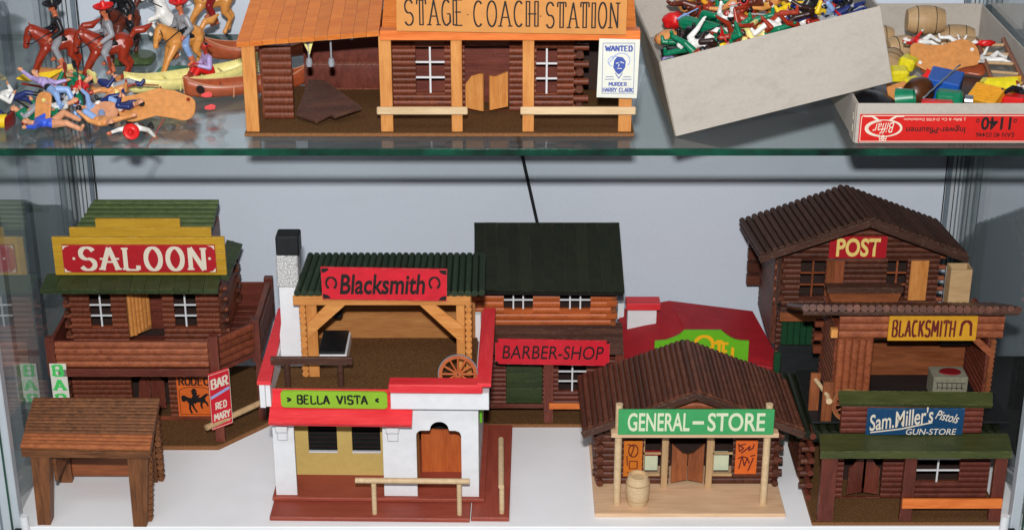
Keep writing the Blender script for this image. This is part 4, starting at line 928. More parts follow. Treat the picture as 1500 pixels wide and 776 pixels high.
box('tool_shelf', .462, .520, .181, .1855, .1660, .1680, 'pale_wood', K2)
box('bench_post', .3740, .3865, .090, .0945, .1100, .1640, 'chestnut_wood', K2); box('bench_post', .3850, .3980, .062, .0665, .1100, .1660, 'chestnut_wood', K2)
rod('bench_rail', (.3795, .094, .1560), (.3905, .058, .1500), .0028, 'pale_wood', K2, 10); rod('bench_knob', (.3925, .0565, .1430), (.3925, .0620, .1430), .0040, 'pale_wood', K2, 12)
wheel('wagon_wheel', 'brown spoked wagon wheel half hidden behind the blue gun store sign', T(.4190, .0680, .1320) @ RX(-10), .0210, 'chestnut_wood', 'honey_wood')
# ================================================================== stage coach station (upper shelf)
Z0 = GZ1 + .0003
St = thing('toy_stage_station', 'wide orange-roofed toy station with STAGE COACH STATION sign on the glass shelf', 'toy house', (-.08, .12, Z0), 'wooden toy western houses')
box('base_board', -.3065, .1400, .0405, .215, Z0, Z0 + .0040, 'hardboard', St); box('base_felt', -.3055, .1390, .0412, .214, Z0 + .0041, Z0 + .0046, 'felt', St, bev=0)
zb = Z0 + .0047
box('post', -.3045, -.2895, .044, .052, zb, .6025, 'amber_wood', St)
for a, b in ((-.1500, -.1360), (-.0690, -.0565), (.0120, .0250), (.1215, .1365)): box('post', a, b, .044, .052, zb, .6135, 'amber_wood', St)
w1, dr, w2 = (-.1130, -.0790, .5225, .5785), (-.0555, -.0030, .4996, .5795), (.0285, .0530, .5215, .5765)
log_wall(St, -.1400, .0725, .118, zb, .605, .0070, 'brown_log', [w1, dr, w2])
for q in (w1, w2): window(St, *q, .1175, w_=.0022)
box('inner_wall', -.135, .07, .152, .154, zb, .61, 'red_brown_wood', St)
for a, b, sl in ((-.0535, -.0310, 1), (-.0290, -.0060, -1)):
    pts = [(a, .5060), (b, .5060 - .0015 * sl), (b, .5480 + (.002 if sl > 0 else -.006)), (b - .004 * (1 if sl > 0 else 0), .5500), (a + .008, .5460), (a + (.0 if sl > 0 else .0), .5350 + (0 if sl > 0 else .013))]
    hx = a if sl > 0 else b; prism('swing_door', pts, .111, .114, 'amber_wood', St, axis='v', pre=T(hx, .114, 0) @ RZ(-24 * sl) @ T(-hx, -.114, 0))
for i in range(10): rod('log_end', (.0700 + (.0 if i % 2 else .002), .1205, .5040 + i * .0105), (.090 if i % 2 else .084, .1205, .5040 + i * .0105), .0042, 'brown_log', St, 8)
for i in range(5): rod('log_end', (.0790, .106, .5090 + i * .0210), (.0790, .140, .5090 + i * .0210), .0048, 'dark_log', St, 8)
# stable wing on the left
log_wall(St, -.2885, -.2550, .0900, zb, .588, .0088, 'brown_log')
log_wall(St, -.2545, -.1405, .200, zb, .600, .0300, 'red_brown_wood', d=.0006, name='back_wall')
box('partition', -.1440, -.1405, .12, .199, zb, .600, 'brown_log', St); box('side_wall', -.2920, -.2887, .092, .21, zb, .600, 'brown_log', St)
box('back_wall', -.137, .135, .199, .203, zb, .600, 'dark_inside', St)
box('rail', -.1540, -.0505, .0392, .0437, .5215, .5305, 'pale_wood', St, bev=.001); box('rail', .0095, .1410, .0392, .0437, .5215, .5305, 'pale_wood', St, bev=.001)
# roofs
planks(St, (-.3090, .040, .6065), (-.1485, .040, .6195), (-.1485, .215, .665), (-.3010, .215, .652), 11, .0062, 'orange_wood', name='roof_plank', gap=.03, jit=.0002)
box('roof_beam', -.1478, .1435, .040, .0555, .6090, .6200, 'orange_beam', St)
for i in range(9):
    y = .0560 + i * .0105; z = .6180 + i * .0049; slab('roof_slat', [(-.1465, y, z), (.1400, y, z), (.1395, y + .010, z + .0049), (-.1465, y + .010, z + .0049)], .004, 'orange_wood', St)
box('upper_wall', -.1440, .135, .152, .157, .656, .72, 'red_brown_wood', St)
SG = prism('sign_board', [(-.1285, .6215), (.1270, .6170), (.1275, .668), (-.1275, .6725)], .0345, .0380, 'sign_tan', St)
for tx, a, b in (('STAGE', -.1195, -.0540), ('.', -.0520, -.0460), ('COACH', -.0430, .0280), ('.', .0290, .0345), ('STATION', .0375, .1180)):
    s0 = -(a + .1195) * .020
    flat('lettering', strokes(tx, a, b, .6280 + s0, .6570 + s0, .0013, .0011, serif=.0026, double=.0018, gap=.30), .0016, .0014, .0345, 'ink_black', SG)
# wanted poster
Wp = box('wanted_poster', .0965, .1420, .0330, .0336, .5440, .6125, 'paper', St, bev=0, pre=T(.12, 0, .58) @ RY(1.5) @ T(-.12, 0, -.58))
y_ = .0326
flat('print_border', [[(.1015, .5495), (.1370, .5495), (.1370, .6080), (.1015, .6080), (.1015, .5495)]], .0005, .0005, y_, 'ink_blue', Wp)
flat('lettering', strokes('WANTED', .1045, .1345, .5990, .6050, .0016, .0009, serif=.0011), .0016, .0009, y_, 'ink_blue', Wp)
flat('lettering', strokes('MURDER', .1090, .1290, .5585, .5625, .0009, .0006, serif=.0007), .0009, .0006, y_, 'ink_blue', Wp)
flat('lettering', strokes('HARRY CLARK', .1025, .1360, .5515, .5560, .0009, .0006, serif=.0007), .0009, .0006, y_, 'ink_blue', Wp)
shape('printed_portrait', [(.1135, .5800), (.1145, .5880), (.1180, .5925), (.1240, .5915), (.1275, .5870), (.1270, .5800), (.1240, .5750), (.1200, .5715), (.1165, .5745)], y_, 'ink_blue', Wp, rise=.0002)
flat('printed_hat', [arc(.1225, .5880, .0095, .0085, -40, 170, 16), [(.1085, .5845), (.1130, .5910), (.1150, .5930)], arc(.1145, .5870, .0070, .0060, 60, 250, 10)], .0007, .0007, y_, 'ink_light_blue', Wp)
flat('printed_lines', [[(.1045, .5660), (.1150, .5660)], [(.1240, .5660), (.1345, .5660)], [(.1055, .5690), (.1140, .5690)], [(.1250, .5690), (.1335, .5690)], [(.1160, .5735), (.1200, .5670), (.1240, .5735)]], .0006, .0006, y_, 'ink_blue', Wp)
flat('printed_lines', [[(.1165, .5845), (.1195, .5855)], [(.1210, .5865), (.1255, .5850)], [(.1180, .5790), (.1235, .5785)], [(.1200, .5840), (.1195, .5810)]], .0008, .0008, y_, 'paper', Wp, rise=.0005)
# loose boards inside the stable and harness on the beam
lb = prism('loose_board', [(-.2500, .0800), (-.2250, .0620), (-.2100, .0740), (-.2040, .0680), (-.1740, .0840), (-.2220, .150), (-.2420, .155)], .5230, .5265, 'umber_wood', None, axis='z', pre=T(-.22, .1, .505) @ RX(14) @ RY(-6) @ T(.22, -.1, -.514))
tag(lb, 'dark brown broken board lying tilted on the stable floor of the station', 'board')
for i, (x, nm) in enumerate(((-.232, 'first'), (-.2065, 'second'))):
    h = thing('toy_harness', ('white and green toy harness hanging at the left under the stable roof' if i == 0 else 'grey toy harness with a long strap hanging at the right under the stable roof'), 'toy harness', (x, .07, .58), 'toy harnesses hanging in the stable')
    if i == 0:
        prism('harness_strap', [(x - .008, .603), (x - .004, .603), (x, .590), (x + .003, .603), (x + .007, .603), (x + .001, .583)], .070, .0725, 'p_cream', h)
    rod('harness_strap', (x, .071, .603), (x, .071, .578), .0012, 'p_grey', h, 8)
    lathe('harness_ring', [(.0001, -.0015), (.0032, -.001), (.0040, .003), (.0030, .008), (.0001, .010)], 'p_grey', T(x, .0705, .5705), h, 12)
    if i: rod('harness_bar', (x - .016, .071, .600), (x + .024, .071, .603), .0012, 'p_grey', h, 8); lathe('harness_ring', [(.0001, -.003), (.003, -.001), (.003, .001), (.0001, .003)], 'p_grey', T(x + .024, .071, .603), h, 10)
# ================================================================== toy figures and horses: one continuous skin each
def hull_capsule(bm, a, b, ra, rb, seg=2):
    a, b = Vector(a), Vector(b); t_ = bmesh.new()
    for p, r in ((a, ra), (b, rb)): bmesh.ops.create_icosphere(t_, subdivisions=seg, radius=r, matrix=Matrix.Translation(p))
    r_ = bmesh.ops.convex_hull(t_, input=t_.verts[:]); dl = [g for g in r_['geom_interior'] if isinstance(g, bmesh.types.BMVert)] + [g for g in r_['geom_unused'] if isinstance(g, bmesh.types.BMVert)]
    bmesh.ops.delete(t_, geom=list(set(dl)), context='VERTS'); bmesh.ops.recalc_face_normals(t_, faces=t_.faces[:])
    me = bpy.data.meshes.new('h'); t_.to_mesh(me); t_.free(); bm.from_mesh(me); bpy.data.meshes.remove(me)
def skin_mesh(name, caps, voxel, nm, smooth=4, scale=.001):
    """capsules (a, b, ra, rb, slot) in mm -> one remeshed, smoothed surface with material slots by nearest bone"""
    bm = bmesh.new()
    for c in caps: hull_capsule(bm, *c[:4])
    me = bpy.data.meshes.new(name); bm.to_mesh(me); bm.free()
    o = bpy.data.objects.new('tmp', me); col.objects.link(o)
    m = o.modifiers.new('r', 'REMESH'); m.mode = 'VOXEL'; m.voxel_size = voxel
    s = o.modifiers.new('s', 'SMOOTH'); s.factor = .5; s.iterations = smooth
    dg = bpy.context.evaluated_depsgraph_get(); out = bpy.data.meshes.new_from_object(o.evaluated_get(dg))
    bpy.data.objects.remove(o)
    n = len(out.vertices); co = np.empty(n * 3); out.vertices.foreach_get('co', co); co = co.reshape(-1, 3)
    nf = len(out.polygons); fc = np.empty(nf * 3); out.polygons.foreach_get('center', fc); fc = fc.reshape(-1, 3)
    best = np.full(nf, 1e9); idx = np.zeros(nf, int)
    for c in caps:
        a = np.array(c[0], float); b = np.array(c[1], float); d = b - a; L = d @ d
        t_ = np.clip(((fc - a) @ d) / L if L > 1e-9 else np.zeros(nf), 0, 1)
        r = c[2] + (c[3] - c[2]) * t_; ds = np.linalg.norm(fc - (a + t_[:, None] * d), axis=1) - r
        ds = ds - (c[5] if len(c) > 5 else 0)
        k = ds < best; best[k] = ds[k]; idx[k] = c[4]
    out.vertices.foreach_set('co', (co * scale).ravel())
    out.materials.clear()
    for i in range(nm): out.materials.append(M['p_white'])
    out.polygons.foreach_set('material_index', idx.astype('i')); out.polygons.foreach_set('use_smooth', [True] * nf); out.update(); out.name = name
    return out
def person(sh=(-7.2, 7.2), hipz=31, knee=None, ankle=None, toe=None, elbow=None, hand=None, lean=0, head_tilt=0):
    """toy person facing -y, standing on z=0; slots 0 skin 1 shirt 2 trousers 3 boots 4 hair 5 waistcoat/belt"""
    cz = hipz + 13; cy = -lean; nk = (0, cy - lean * .3, hipz + 19.5); hd = (head_tilt, nk[1] - 1 - lean * .2, hipz + 25.5)
    C = [((-2.6, 0, hipz), (2.6, 0, hipz), 4.3, 4.3, 2), ((0, 0, hipz + 1), (0, cy * .5, hipz + 7), 4.6, 4.4, 1), ((0, cy * .5, hipz + 7), (0, cy, cz), 4.4, 5.0, 1),
         ((-4.2, cy, cz + 1), (4.2, cy, cz + 1), 4.2, 4.2, 1), ((-3.5, 0, hipz + 2.6), (3.5, 0, hipz + 2.6), 4.0, 4.0, 5, .4), ((0, cy, cz + 3), nk, 3, 2.2, 0), (nk, hd, 2.2, 3.3, 0),
         ((hd[0], hd[1] - .2, hd[2] - 1.6), (hd[0], hd[1], hd[2] + 1), 2.9, 3.5, 0), ((hd[0], hd[1] + .9, hd[2] + .9), (hd[0], hd[1] + .9, hd[2] + 1.2), 3.4, 3.4, 4, .1),
         ((hd[0], hd[1] - 3.4, hd[2] + .4), (hd[0], hd[1] - 3.9, hd[2] - .6), .6, .8, 0), ((hd[0] - 1.3, hd[1] - 3.3, hd[2] + .6), (hd[0] - 1.3, hd[1] - 3.35, hd[2] + .6), .45, .45, 4), ((hd[0] + 1.3, hd[1] - 3.3, hd[2] + .6), (hd[0] + 1.3, hd[1] - 3.35, hd[2] + .6), .45, .45, 4),
         ((hd[0] - .9, hd[1] - 3.1, hd[2] - 1.9), (hd[0] + .9, hd[1] - 3.1, hd[2] - 1.9), .4, .4, 3), ((hd[0] - 3.5, hd[1] + .2, hd[2]), (hd[0] - 3.6, hd[1] + .3, hd[2] + .6), .8, .8, 0), ((hd[0] + 3.5, hd[1] + .2, hd[2]), (hd[0] + 3.6, hd[1] + .3, hd[2] + .6), .8, .8, 0)]
    for i in (0, 1):
        s = -1 if i == 0 else 1; S_ = Vector((sh[i], cy, cz + 2.2)); E_ = Vector(elbow[i]); H = Vector(hand[i])
        C += [(S_, E_, 3.2, 2.6, 1), (E_, H, 2.6, 1.9, 1)]
        d = (H - E_).normalized(); up_ = Vector((0, 0, 1)) if abs(d.z) < .8 else Vector((0, -1, 0)); sd = d.cross(up_).normalized(); u2 = sd.cross(d)
        C.append((H, H + d * 2.6, 1.8, 1.7, 0))
        for k, f in enumerate((-1.2, -.4, .4, 1.2)):
            b0 = H + d * 3.0 + sd * f * .95; L_ = (2.3, 2.9, 2.7, 2.0)[k]; b1 = b0 + d * L_ * .6 + sd * f * .2; C += [(b0, b1, .52, .48, 0), (b1, b1 + d * L_ * .3 - u2 * L_ * .45, .48, .42, 0)]
        C.append((H + d * .8 + sd * 1.4 * s, H + d * 2.6 + sd * 2.9 * s - u2 * .6, .6, .5, 0))
        hp = Vector((s * 3.0, 0, hipz - .5)); Kn = Vector(knee[i]); An = Vector(ankle[i]); To = Vector(toe[i])
        C += [(hp, Kn, 4.6, 3.4, 2), (Kn, An, 3.3, 2.3, 2), (An + (Kn - An) * .3, An, 3.0, 2.4, 3, .25), (An, To, 2.3, 1.8, 3)]
    return C
FIG = {}
def pose(k, **a): FIG[k] = (skin_mesh('figure_' + k, person(**a), .5, 6), a)
pose('ride', hipz=31, knee=[(-12.5, -7, 23), (12.5, -7, 23)], ankle=[(-14, -1, 7), (14, -1, 7)], toe=[(-14.5, -6, 5), (14.5, -6, 5)], elbow=[(-11, -3, 36), (11.5, 1, 38)], hand=[(-6, -12, 36), (15, -9, 33)], lean=1)
pose('aim', hipz=31, knee=[(-5, -4, 17), (6, 3, 17)], ankle=[(-6, -3, 3), (8, 7, 3)], toe=[(-7, -8, 1.6), (10, 2, 1.6)], elbow=[(-13, -5, 42), (12, -7, 42)], hand=[(-8, -13, 46), (3, -10, 47)], lean=1.5)
pose('sprawl', hipz=31, knee=[(-10, -3, 18), (8, -8, 20)], ankle=[(-15, 2, 4), (10, 0, 5)], toe=[(-18, -3, 2), (12, -5, 3)], elbow=[(-16, -1, 49), (14, -3, 38)], hand=[(-23, -3, 57), (19, -10, 33)], lean=0)
pose('march', hipz=31, knee=[(-4, -8, 18), (4, 3, 17)], ankle=[(-4, -7, 4), (4, 11, 5)], toe=[(-4, -12, 2), (4, 7, 2)], elbow=[(-11, 3, 36), (11, -4, 36)], hand=[(-10, -7, 32), (9, -12, 40)], lean=1.5)
pose('sit', hipz=8, knee=[(-6, -13, 14), (6, -13, 14)], ankle=[(-6, -20, 4), (6, -20, 4)], toe=[(-7, -25, 3), (7, -25, 3)], elbow=[(-12, -4, 14), (12, -4, 15)], hand=[(-7, -14, 14), (9, -14, 18)], lean=2)
SOM = [(.0001, .0075), (.0022, .0078), (.0036, .0058), (.0042, .0022), (.0080, .0012), (.0112, .0020), (.0124, .0038), (.0122, .0026), (.0085, .0002), (.0001, .0)]
HATC = [(.0001, .0060), (.0030, .0062), (.0040, .0045), (.0042, .0016), (.0066, .0012), (.0078, .0018), (.0079, .0010), (.0060, .0), (.0001, .0)]
def figure(name, label, k, m, cols, hat=None, hatc='p_black', group=None, gun=None, scarf=None):
    me, a = FIG[k]; o = link(name, me, m)
    for i, c in enumerate(cols): o.material_slots[i].link = 'OBJECT'; o.material_slots[i].material = M[c]
    tag(o, label, 'toy figure', group)
    lz = a['hipz']; hx = T(0, -.001 * (a['lean'] * 1.5 + 1), (lz + 27.8) * .001)
    if hat == 'sombrero': lathe('hat', SOM, hatc, m @ hx @ RX(6) @ Matrix.Diagonal((.74, .74, .95, 1)), o, 24)
    elif hat == 'cowboy': lathe('hat', HATC, hatc, m @ hx @ RX(4) @ Matrix.Diagonal((.85, 1.15, 1, 1)), o, 20)
    elif hat == 'feather':
        lathe('headband', [(.0034, 0), (.0040, 0), (.0040, .0013), (.0034, .0013)], 'p_red', m @ hx @ T(0, .001, -.0015), o, 16)
        prism('feather', [(0, 0), (.004, .0008), (.012, .0030), (.0135, .0022), (.0115, .0002), (.004, -.0008)], -.0004, .0004, 'p_red', o, pre=m @ hx @ T(.003, .002, 0))
    if gun:
        g = link('rifle', rod_mesh(.0009, gun, 8), m @ T(*[v * .001 for v in Vector(a['hand'][1])]) @ RZ(60) @ RY(20) @ T(.004, 0, 0) @ Matrix.Diagonal((.036, 1, 1, 1)), o)
        multi_box('rifle_stock', [(-.0115, -.0035, -.0010, .0010, -.0030, .0006)], gun, o)
        o.children[-1].matrix_basis = WM[o].inverted() @ WM[g] @ Matrix.Diagonal((1 / .036, 1, 1, 1)) @ T(-.0215, 0, -.001)
    return o
def horse_caps(kind):
    if kind == 'gallop':
        B_ = [((-12, 0, 39), (0, 0, 37.5), 10.6, 9.8), ((0, 0, 37.5), (12, 0, 41), 9.8, 10.6), ((12, 0, 41), (16, 0, 40), 10.2, 8.5), ((-14, 0, 43), (-24, 0, 51), 9.4, 7.2), ((-24, 0, 51), (-28, 0, 53), 7.0, 5.4),
              ((-29, 0, 53), (-33, 0, 45), 5.6, 4.3), ((-33, 0, 45), (-34.5, 0, 38.5), 4.1, 3.1), ((-35, 0, 38), (-35.3, 0, 36.8), 3.3, 2.9), ((-33, 0, 40), (-33, 0, 37), 2.4, 1.9)]
        ears = [((-28, s * 2.4, 57), (-29, s * 3.0, 61.5), 1.5, .6) for s in (-1, 1)]
        mane = [((-21, 0, 55), (-27, 0, 58), 2.4, 2.2), ((-15, 0, 50), (-21, 0, 55), 2.2, 2.4), ((-28, 0, 58.5), (-32.5, 0, 53), 1.8, 1.1)]
        legs = [((-16, -5, 33), (-25, -5.5, 21), 5.2, 3.2), ((-25, -5.5, 21), (-31, -5.5, 9), 3.0, 2.1), ((-31, -5.5, 9), (-34, -5.5, 2.8), 2.1, 2.7), ((-15, 5, 33), (-20, 5.5, 20), 5.2, 3.2), ((-20, 5.5, 20), (-25, 5.5, 9), 3.0, 2.1), ((-25, 5.5, 9), (-27, 5.5, 3), 2.1, 2.7),
                ((13, -5, 37), (10, -6, 25), 7.0, 4.3), ((10, -6, 25), (16, -6, 16), 4.0, 2.5), ((16, -6, 16), (10.5, -6, 5.5), 2.4, 2.0), ((10.5, -6, 5.5), (9, -6, 2), 2.0, 2.7),
                ((15, 5, 37), (15, 6, 25), 7.0, 4.3), ((15, 6, 25), (21, 6, 17), 4.0, 2.5), ((21, 6, 17), (17, 6, 6.5), 2.4, 2.0), ((17, 6, 6.5), (15.5, 6, 2.8), 2.0, 2.7)]
        tail = [((22, 0, 46), (27, 0, 52), 2.8, 3.2), ((27, 0, 52), (35, 0, 52), 3.6, 4.2), ((35, 0, 52), (44, 0, 57), 4.0, 1.3)]
    else:
        B_ = [((-10, 0, 52), (-3, 0, 42), 8.4, 7.8), ((-3, 0, 42), (5, 0, 32), 7.8, 8.8), ((5, 0, 32), (9, 0, 29), 8.6, 7.0), ((-10, 0, 56), (-14, 0, 67), 7.2, 5.0), ((-14, 0, 67), (-16, 0, 73), 5.0, 4.0),
              ((-17, 0, 73), (-24, 0, 71), 4.2, 3.0), ((-24, 0, 71), (-30, 0, 69), 3.0, 2.3), ((-29, 0, 67.5), (-30, 0, 67), 1.8, 1.5)]
        ears = [((-14, s * 2, 76), (-13, s * 2.6, 80), 1.3, .5) for s in (-1, 1)]; mane = [((-8, 0, 64), (-11, 0, 75), 2.4, 2.0), ((-13, 0, 77), (-18, 0, 77), 1.6, 1.2)]
        legs = [((-14, -4, 50), (-25, -4.5, 46), 3.8, 2.5), ((-25, -4.5, 46), (-27, -4.5, 34), 2.4, 1.6), ((-27, -4.5, 34), (-24, -4.5, 30), 1.6, 2.1), ((-14, 4, 50), (-22, 4.5, 40), 3.8, 2.5), ((-22, 4.5, 40), (-17, 4.5, 31), 2.4, 1.6), ((-17, 4.5, 31), (-14, 4.5, 29), 1.6, 2.1),
                ((5, -4, 28), (-2, -5, 19), 5.6, 3.4), ((-2, -5, 19), (6, -5, 10), 3.2, 2.0), ((6, -5, 10), (2, -5, 3), 1.9, 1.7), ((2, -5, 3), (0, -5, 1.5), 1.7, 2.1), ((7, 4, 28), (1, 5, 19), 5.6, 3.4), ((1, 5, 19), (9, 5, 10), 3.2, 2.0), ((9, 5, 10), (5, 5, 3), 1.9, 1.7), ((5, 5, 3), (3, 5, 1.5), 1.7, 2.1)]
        tail = [((14, 0, 32), (19, 0, 30), 2.4, 2.8), ((19, 0, 30), (23, 0, 18), 2.8, 2.6), ((23, 0, 18), (21, 0, 8), 2.6, 1.0)]
    C = [(*c, 0) for c in B_ + ears + legs + tail] + [(*c, 1) for c in mane]
    e = (-31.6, 50.5) if kind == 'gallop' else (-20, 74)
    C += [((e[0], s * 4.2, e[1]), (e[0] - .2, s * 4.6, e[1]), .9, .9, 2) for s in (-1, 1)]
    return C
HOR = {k: skin_mesh('horse_' + k, horse_caps(k), .65, 3) for k in ('gallop', 'rear')}
def tube(name, pts, r, mat, parent, pre, n=6):
    P = [Vector(p) * .001 for p in pts]; V, Fc = [], []
    for i, p in enumerate(P):
        d = (P[min(i + 1, len(P) - 1)] - P[max(i - 1, 0)]).normalized(); q = d.to_track_quat('Z', 'Y')
        for j in range(n): a = 2 * PI * j / n; V.append(p + q @ Vector((r * math.cos(a), r * math.sin(a), 0)))
    for i in range(len(P) - 1):
        for j in range(n): k = (j + 1) % n; Fc.append([i * n + j, i * n + k, (i + 1) * n + k, (i + 1) * n + j])
    Fc += [list(range(n))[::-1], list(range((len(P) - 1) * n, len(P) * n))]
    return link(name, mesh_from(name, V, Fc, mat, True), pre, parent)
def horse(label, kind, m, cols, tack='p_black', saddle='p_black'):
    o = link('toy_horse', HOR[kind], m)
    for i, c in enumerate(cols): o.material_slots[i].link = 'OBJECT'; o.material_slots[i].material = M[c]
    tag(o, label, 'toy horse', 'plastic toy horses on the glass shelf')
    if kind == 'gallop':
        for s in (-1, 1): tube('rein', [(-34, s * 4.0, 41), (-29, s * 7.0, 41), (-23, s * 9.4, 45), (-14, s * 9.6, 50), (-6, s * 5, 51)], .0006, tack, o, m)
        tube('noseband', [(-33.6, 4.5 * math.cos(a), 42 + 4.5 * math.sin(a)) for a in [2 * PI * i / 10 for i in range(11)]], .0006, tack, o, m)
        tube('browband', [(-30.2 - 1.6 * math.sin(a), 6.2 * math.cos(a), 51 + 5.4 * math.sin(a)) for a in [2 * PI * i / 10 for i in range(11)]], .0006, tack, o, m)
        pts = [(x, y, z) for x, y, z in ()]
        V, Fc = [], []
        for i in range(5):
            x = -.007 + i * .0035
            for j in range(9): a = R(-75 + j * 18.75); rr = .0106 if i in (0, 4) else .0112; V.append((x, rr * math.sin(a), .0380 + rr * math.cos(a)))
        for i in range(4):
            for j in range(8): Fc.append([i * 9 + j, i * 9 + j + 1, (i + 1) * 9 + j + 1, (i + 1) * 9 + j])
        sd = link('saddle', mesh_from('saddle', V, Fc, saddle, True), m, o); md = sd.modifiers.new('thickness', 'SOLIDIFY'); md.thickness = .0014; md.offset = 1
    else:
        tube('noseband', [(-26, 3.2 * math.cos(a), 70 + 3.2 * math.sin(a)) for a in [2 * PI * i / 10 for i in range(11)]], .0006, tack, o, m)
        for s in (-1, 1): tube('rein', [(-26, s * 3, 69), (-20, s * 5, 65), (-10, s * 7, 60)], .0006, tack, o, m)
    return o
def mnt(m): return m @ T(.000, 0, .0085) @ RZ(-90) @ Matrix.Scale(1.17, 4)   # rider seat on a galloping horse
zt = GZ1
H1 = T(-.5610, .2400, zt + .010) @ RZ(24) @ Matrix.Scale(1.17, 4); H2 = T(-.4980, .2380, zt + .004) @ RZ(20) @ Matrix.Scale(1.2, 4)
horse('reddish brown toy horse with lowered head, leftmost on the glass shelf, under the black-hatted rider', 'gallop', H1, ('p_rust', 'p_rust', 'p_black'))
figure('toy_figure', 'rider with black sombrero and dark jacket on the leftmost reddish brown horse', 'ride', mnt(H1), ('p_skin', 'p_black', 'p_grey', 'p_skin', 'p_black', 'p_rust'), 'sombrero', 'p_black', 'toy riders')
horse('reddish brown toy horse with outstretched tail, under the rider in the small red hat', 'gallop', H2, ('p_rust', 'p_rust', 'p_black'))
figure('toy_figure', 'rider in red hat, grey sleeves and black vest on the second reddish brown horse', 'ride', mnt(H2), ('p_skin', 'p_grey', 'p_grey', 'p_skin', 'p_black', 'p_rust'), 'sombrero', 'p_red', 'toy riders')
H3 = T(-.4130, .2760, zt + .002) @ RZ(42) @ Matrix.Scale(1.18, 4)
horse('tan toy horse on the green base, carrying the rider in the big red sombrero', 'gallop', H3, ('p_tan', 'p_tan', 'p_black'))
figure('toy_figure', 'rider in big bright red sombrero and grey coat on the tan horse', 'ride', mnt(H3), ('p_skin', 'p_grey', 'p_sky', 'p_skin', 'p_black', 'p_black'), 'sombrero', 'p_red', 'toy riders')
H4 = T(-.3930, .3900, zt + .022) @ RZ(20) @ Matrix.Scale(1.2, 4) 
horse('tan toy horse with raised tail standing furthest back on the glass shelf', 'gallop', H4, ('p_tan', 'p_tan', 'p_black'), saddle='p_green')
figure('toy_figure', 'rider with dark red trousers on the tan horse furthest back', 'ride', mnt(H4), ('p_skin', 'p_brown', 'p_darkred', 'p_skin', 'p_black', 'p_darkred'), 'cowboy', 'p_brown', 'toy riders')
H5 = T(-.4380, .3350, zt + .003) @ RZ(14) @ Matrix.Scale(1.2, 4)
horse('white toy horse rearing up behind the rider in the big red sombrero', 'rear', H5, ('p_white', 'p_white', 'p_black'))
H6 = T(-.5000, .3300, zt + .0115) @ RZ(66) @ Matrix.Scale(1.2, 4)
horse('dark brown toy horse seen from the front on the olive green base', 'gallop', H6, ('p_brown', 'p_dark', 'p_black'))
figure('toy_figure', 'rider in black coat on the dark brown horse at the back', 'ride', mnt(H6), ('p_skin', 'p_black', 'p_black', 'p_dark', 'p_black', 'p_black'), 'cowboy', 'p_black', 'toy riders')
def puddle(name, label, m, pts, t_, mat, holes=(), cat='figure stand', hm='p_peg', group=None):
    o = prism(name, pts, 0, t_, mat, None, axis='z', pre=m, bev=t_ * .3); tag(o, label, cat, group)
    for h in holes: rod('peg', *[WM[o] @ Vector((h[0] - sum(p[0] for p in pts) / len(pts), h[1] - sum(p[1] for p in pts) / len(pts), z)) for z in (t_ - .001, t_ + .0012)], .0024, hm, o, 12) if False else link('peg', rod_mesh(.0023, hm, 12), m @ T(h[0], h[1], t_) @ RY(90) @ Matrix.Diagonal((.0026, 1, 1, 1)), o)
    return o
def wavy(L, W, n=40, k=3, amp=.12, ph=0.0):
    out = []
    for i in range(n):
        a = 2 * PI * i / n; c, s = math.cos(a), math.sin(a); e = .42
        x = L / 2 * math.copysign(abs(c) ** e, c); y = W / 2 * math.copysign(abs(s) ** .7, s); y += W * amp * math.sin(k * PI * x / L + ph) ; out.append((x, y))
    return out
puddle('figure_stand', 'emerald green oval base under the tan horse with the red sombrero rider', T(-.4180, .2850, zt + .0002), wavy(.070, .040, amp=.05), .0035, 'p_green', group='plastic bases for toy figures')
puddle('figure_stand', 'olive green mottled base under the dark brown horse at the back', T(-.4960, .3300, zt + .0002), wavy(.066, .044, amp=.05), .011, 'p_olive', group='plastic bases for toy figures')
puddle('figure_stand', 'tan wavy plastic base lying under the second reddish brown horse', T(-.4880, .2230, zt + .0002) @ RZ(8), wavy(.075, .026), .0035, 'p_orange', group='plastic bases for toy figures')
puddle('figure_stand', 'large tan wavy base with two red-brown pegs leaning in front of the canoes', T(-.4160, .0980, zt + .0185) @ RZ(1) @ RX(42), wavy(.0905, .037, k=2.6, ph=1.2), .003, 'p_orange', ((-.039, -.008), (.0365, .006)), group='plastic bases for toy figures')
O_ = puddle('figure_stand', 'small pinkish tan lumpy base behind the fallen figure with the red sombrero', T(-.4790, .0880, zt + .0140) @ RX(35) @ RZ(-10), wavy(.040, .024, k=2, ph=.5), .005, 'p_flesh', group='plastic bases for toy figures')
RG = puddle('figure_stand', 'narrow tan oval base standing on edge with two pale pegs, left of the blue torso', T(-.5430, .0750, zt + .0210) @ RY(-38) @ RX(58) @ RZ(50), wavy(.042, .021, amp=.03), .003, 'p_orange', ((-.011, .001), (.011, -.001)), hm='p_cream', group='plastic bases for toy figures')
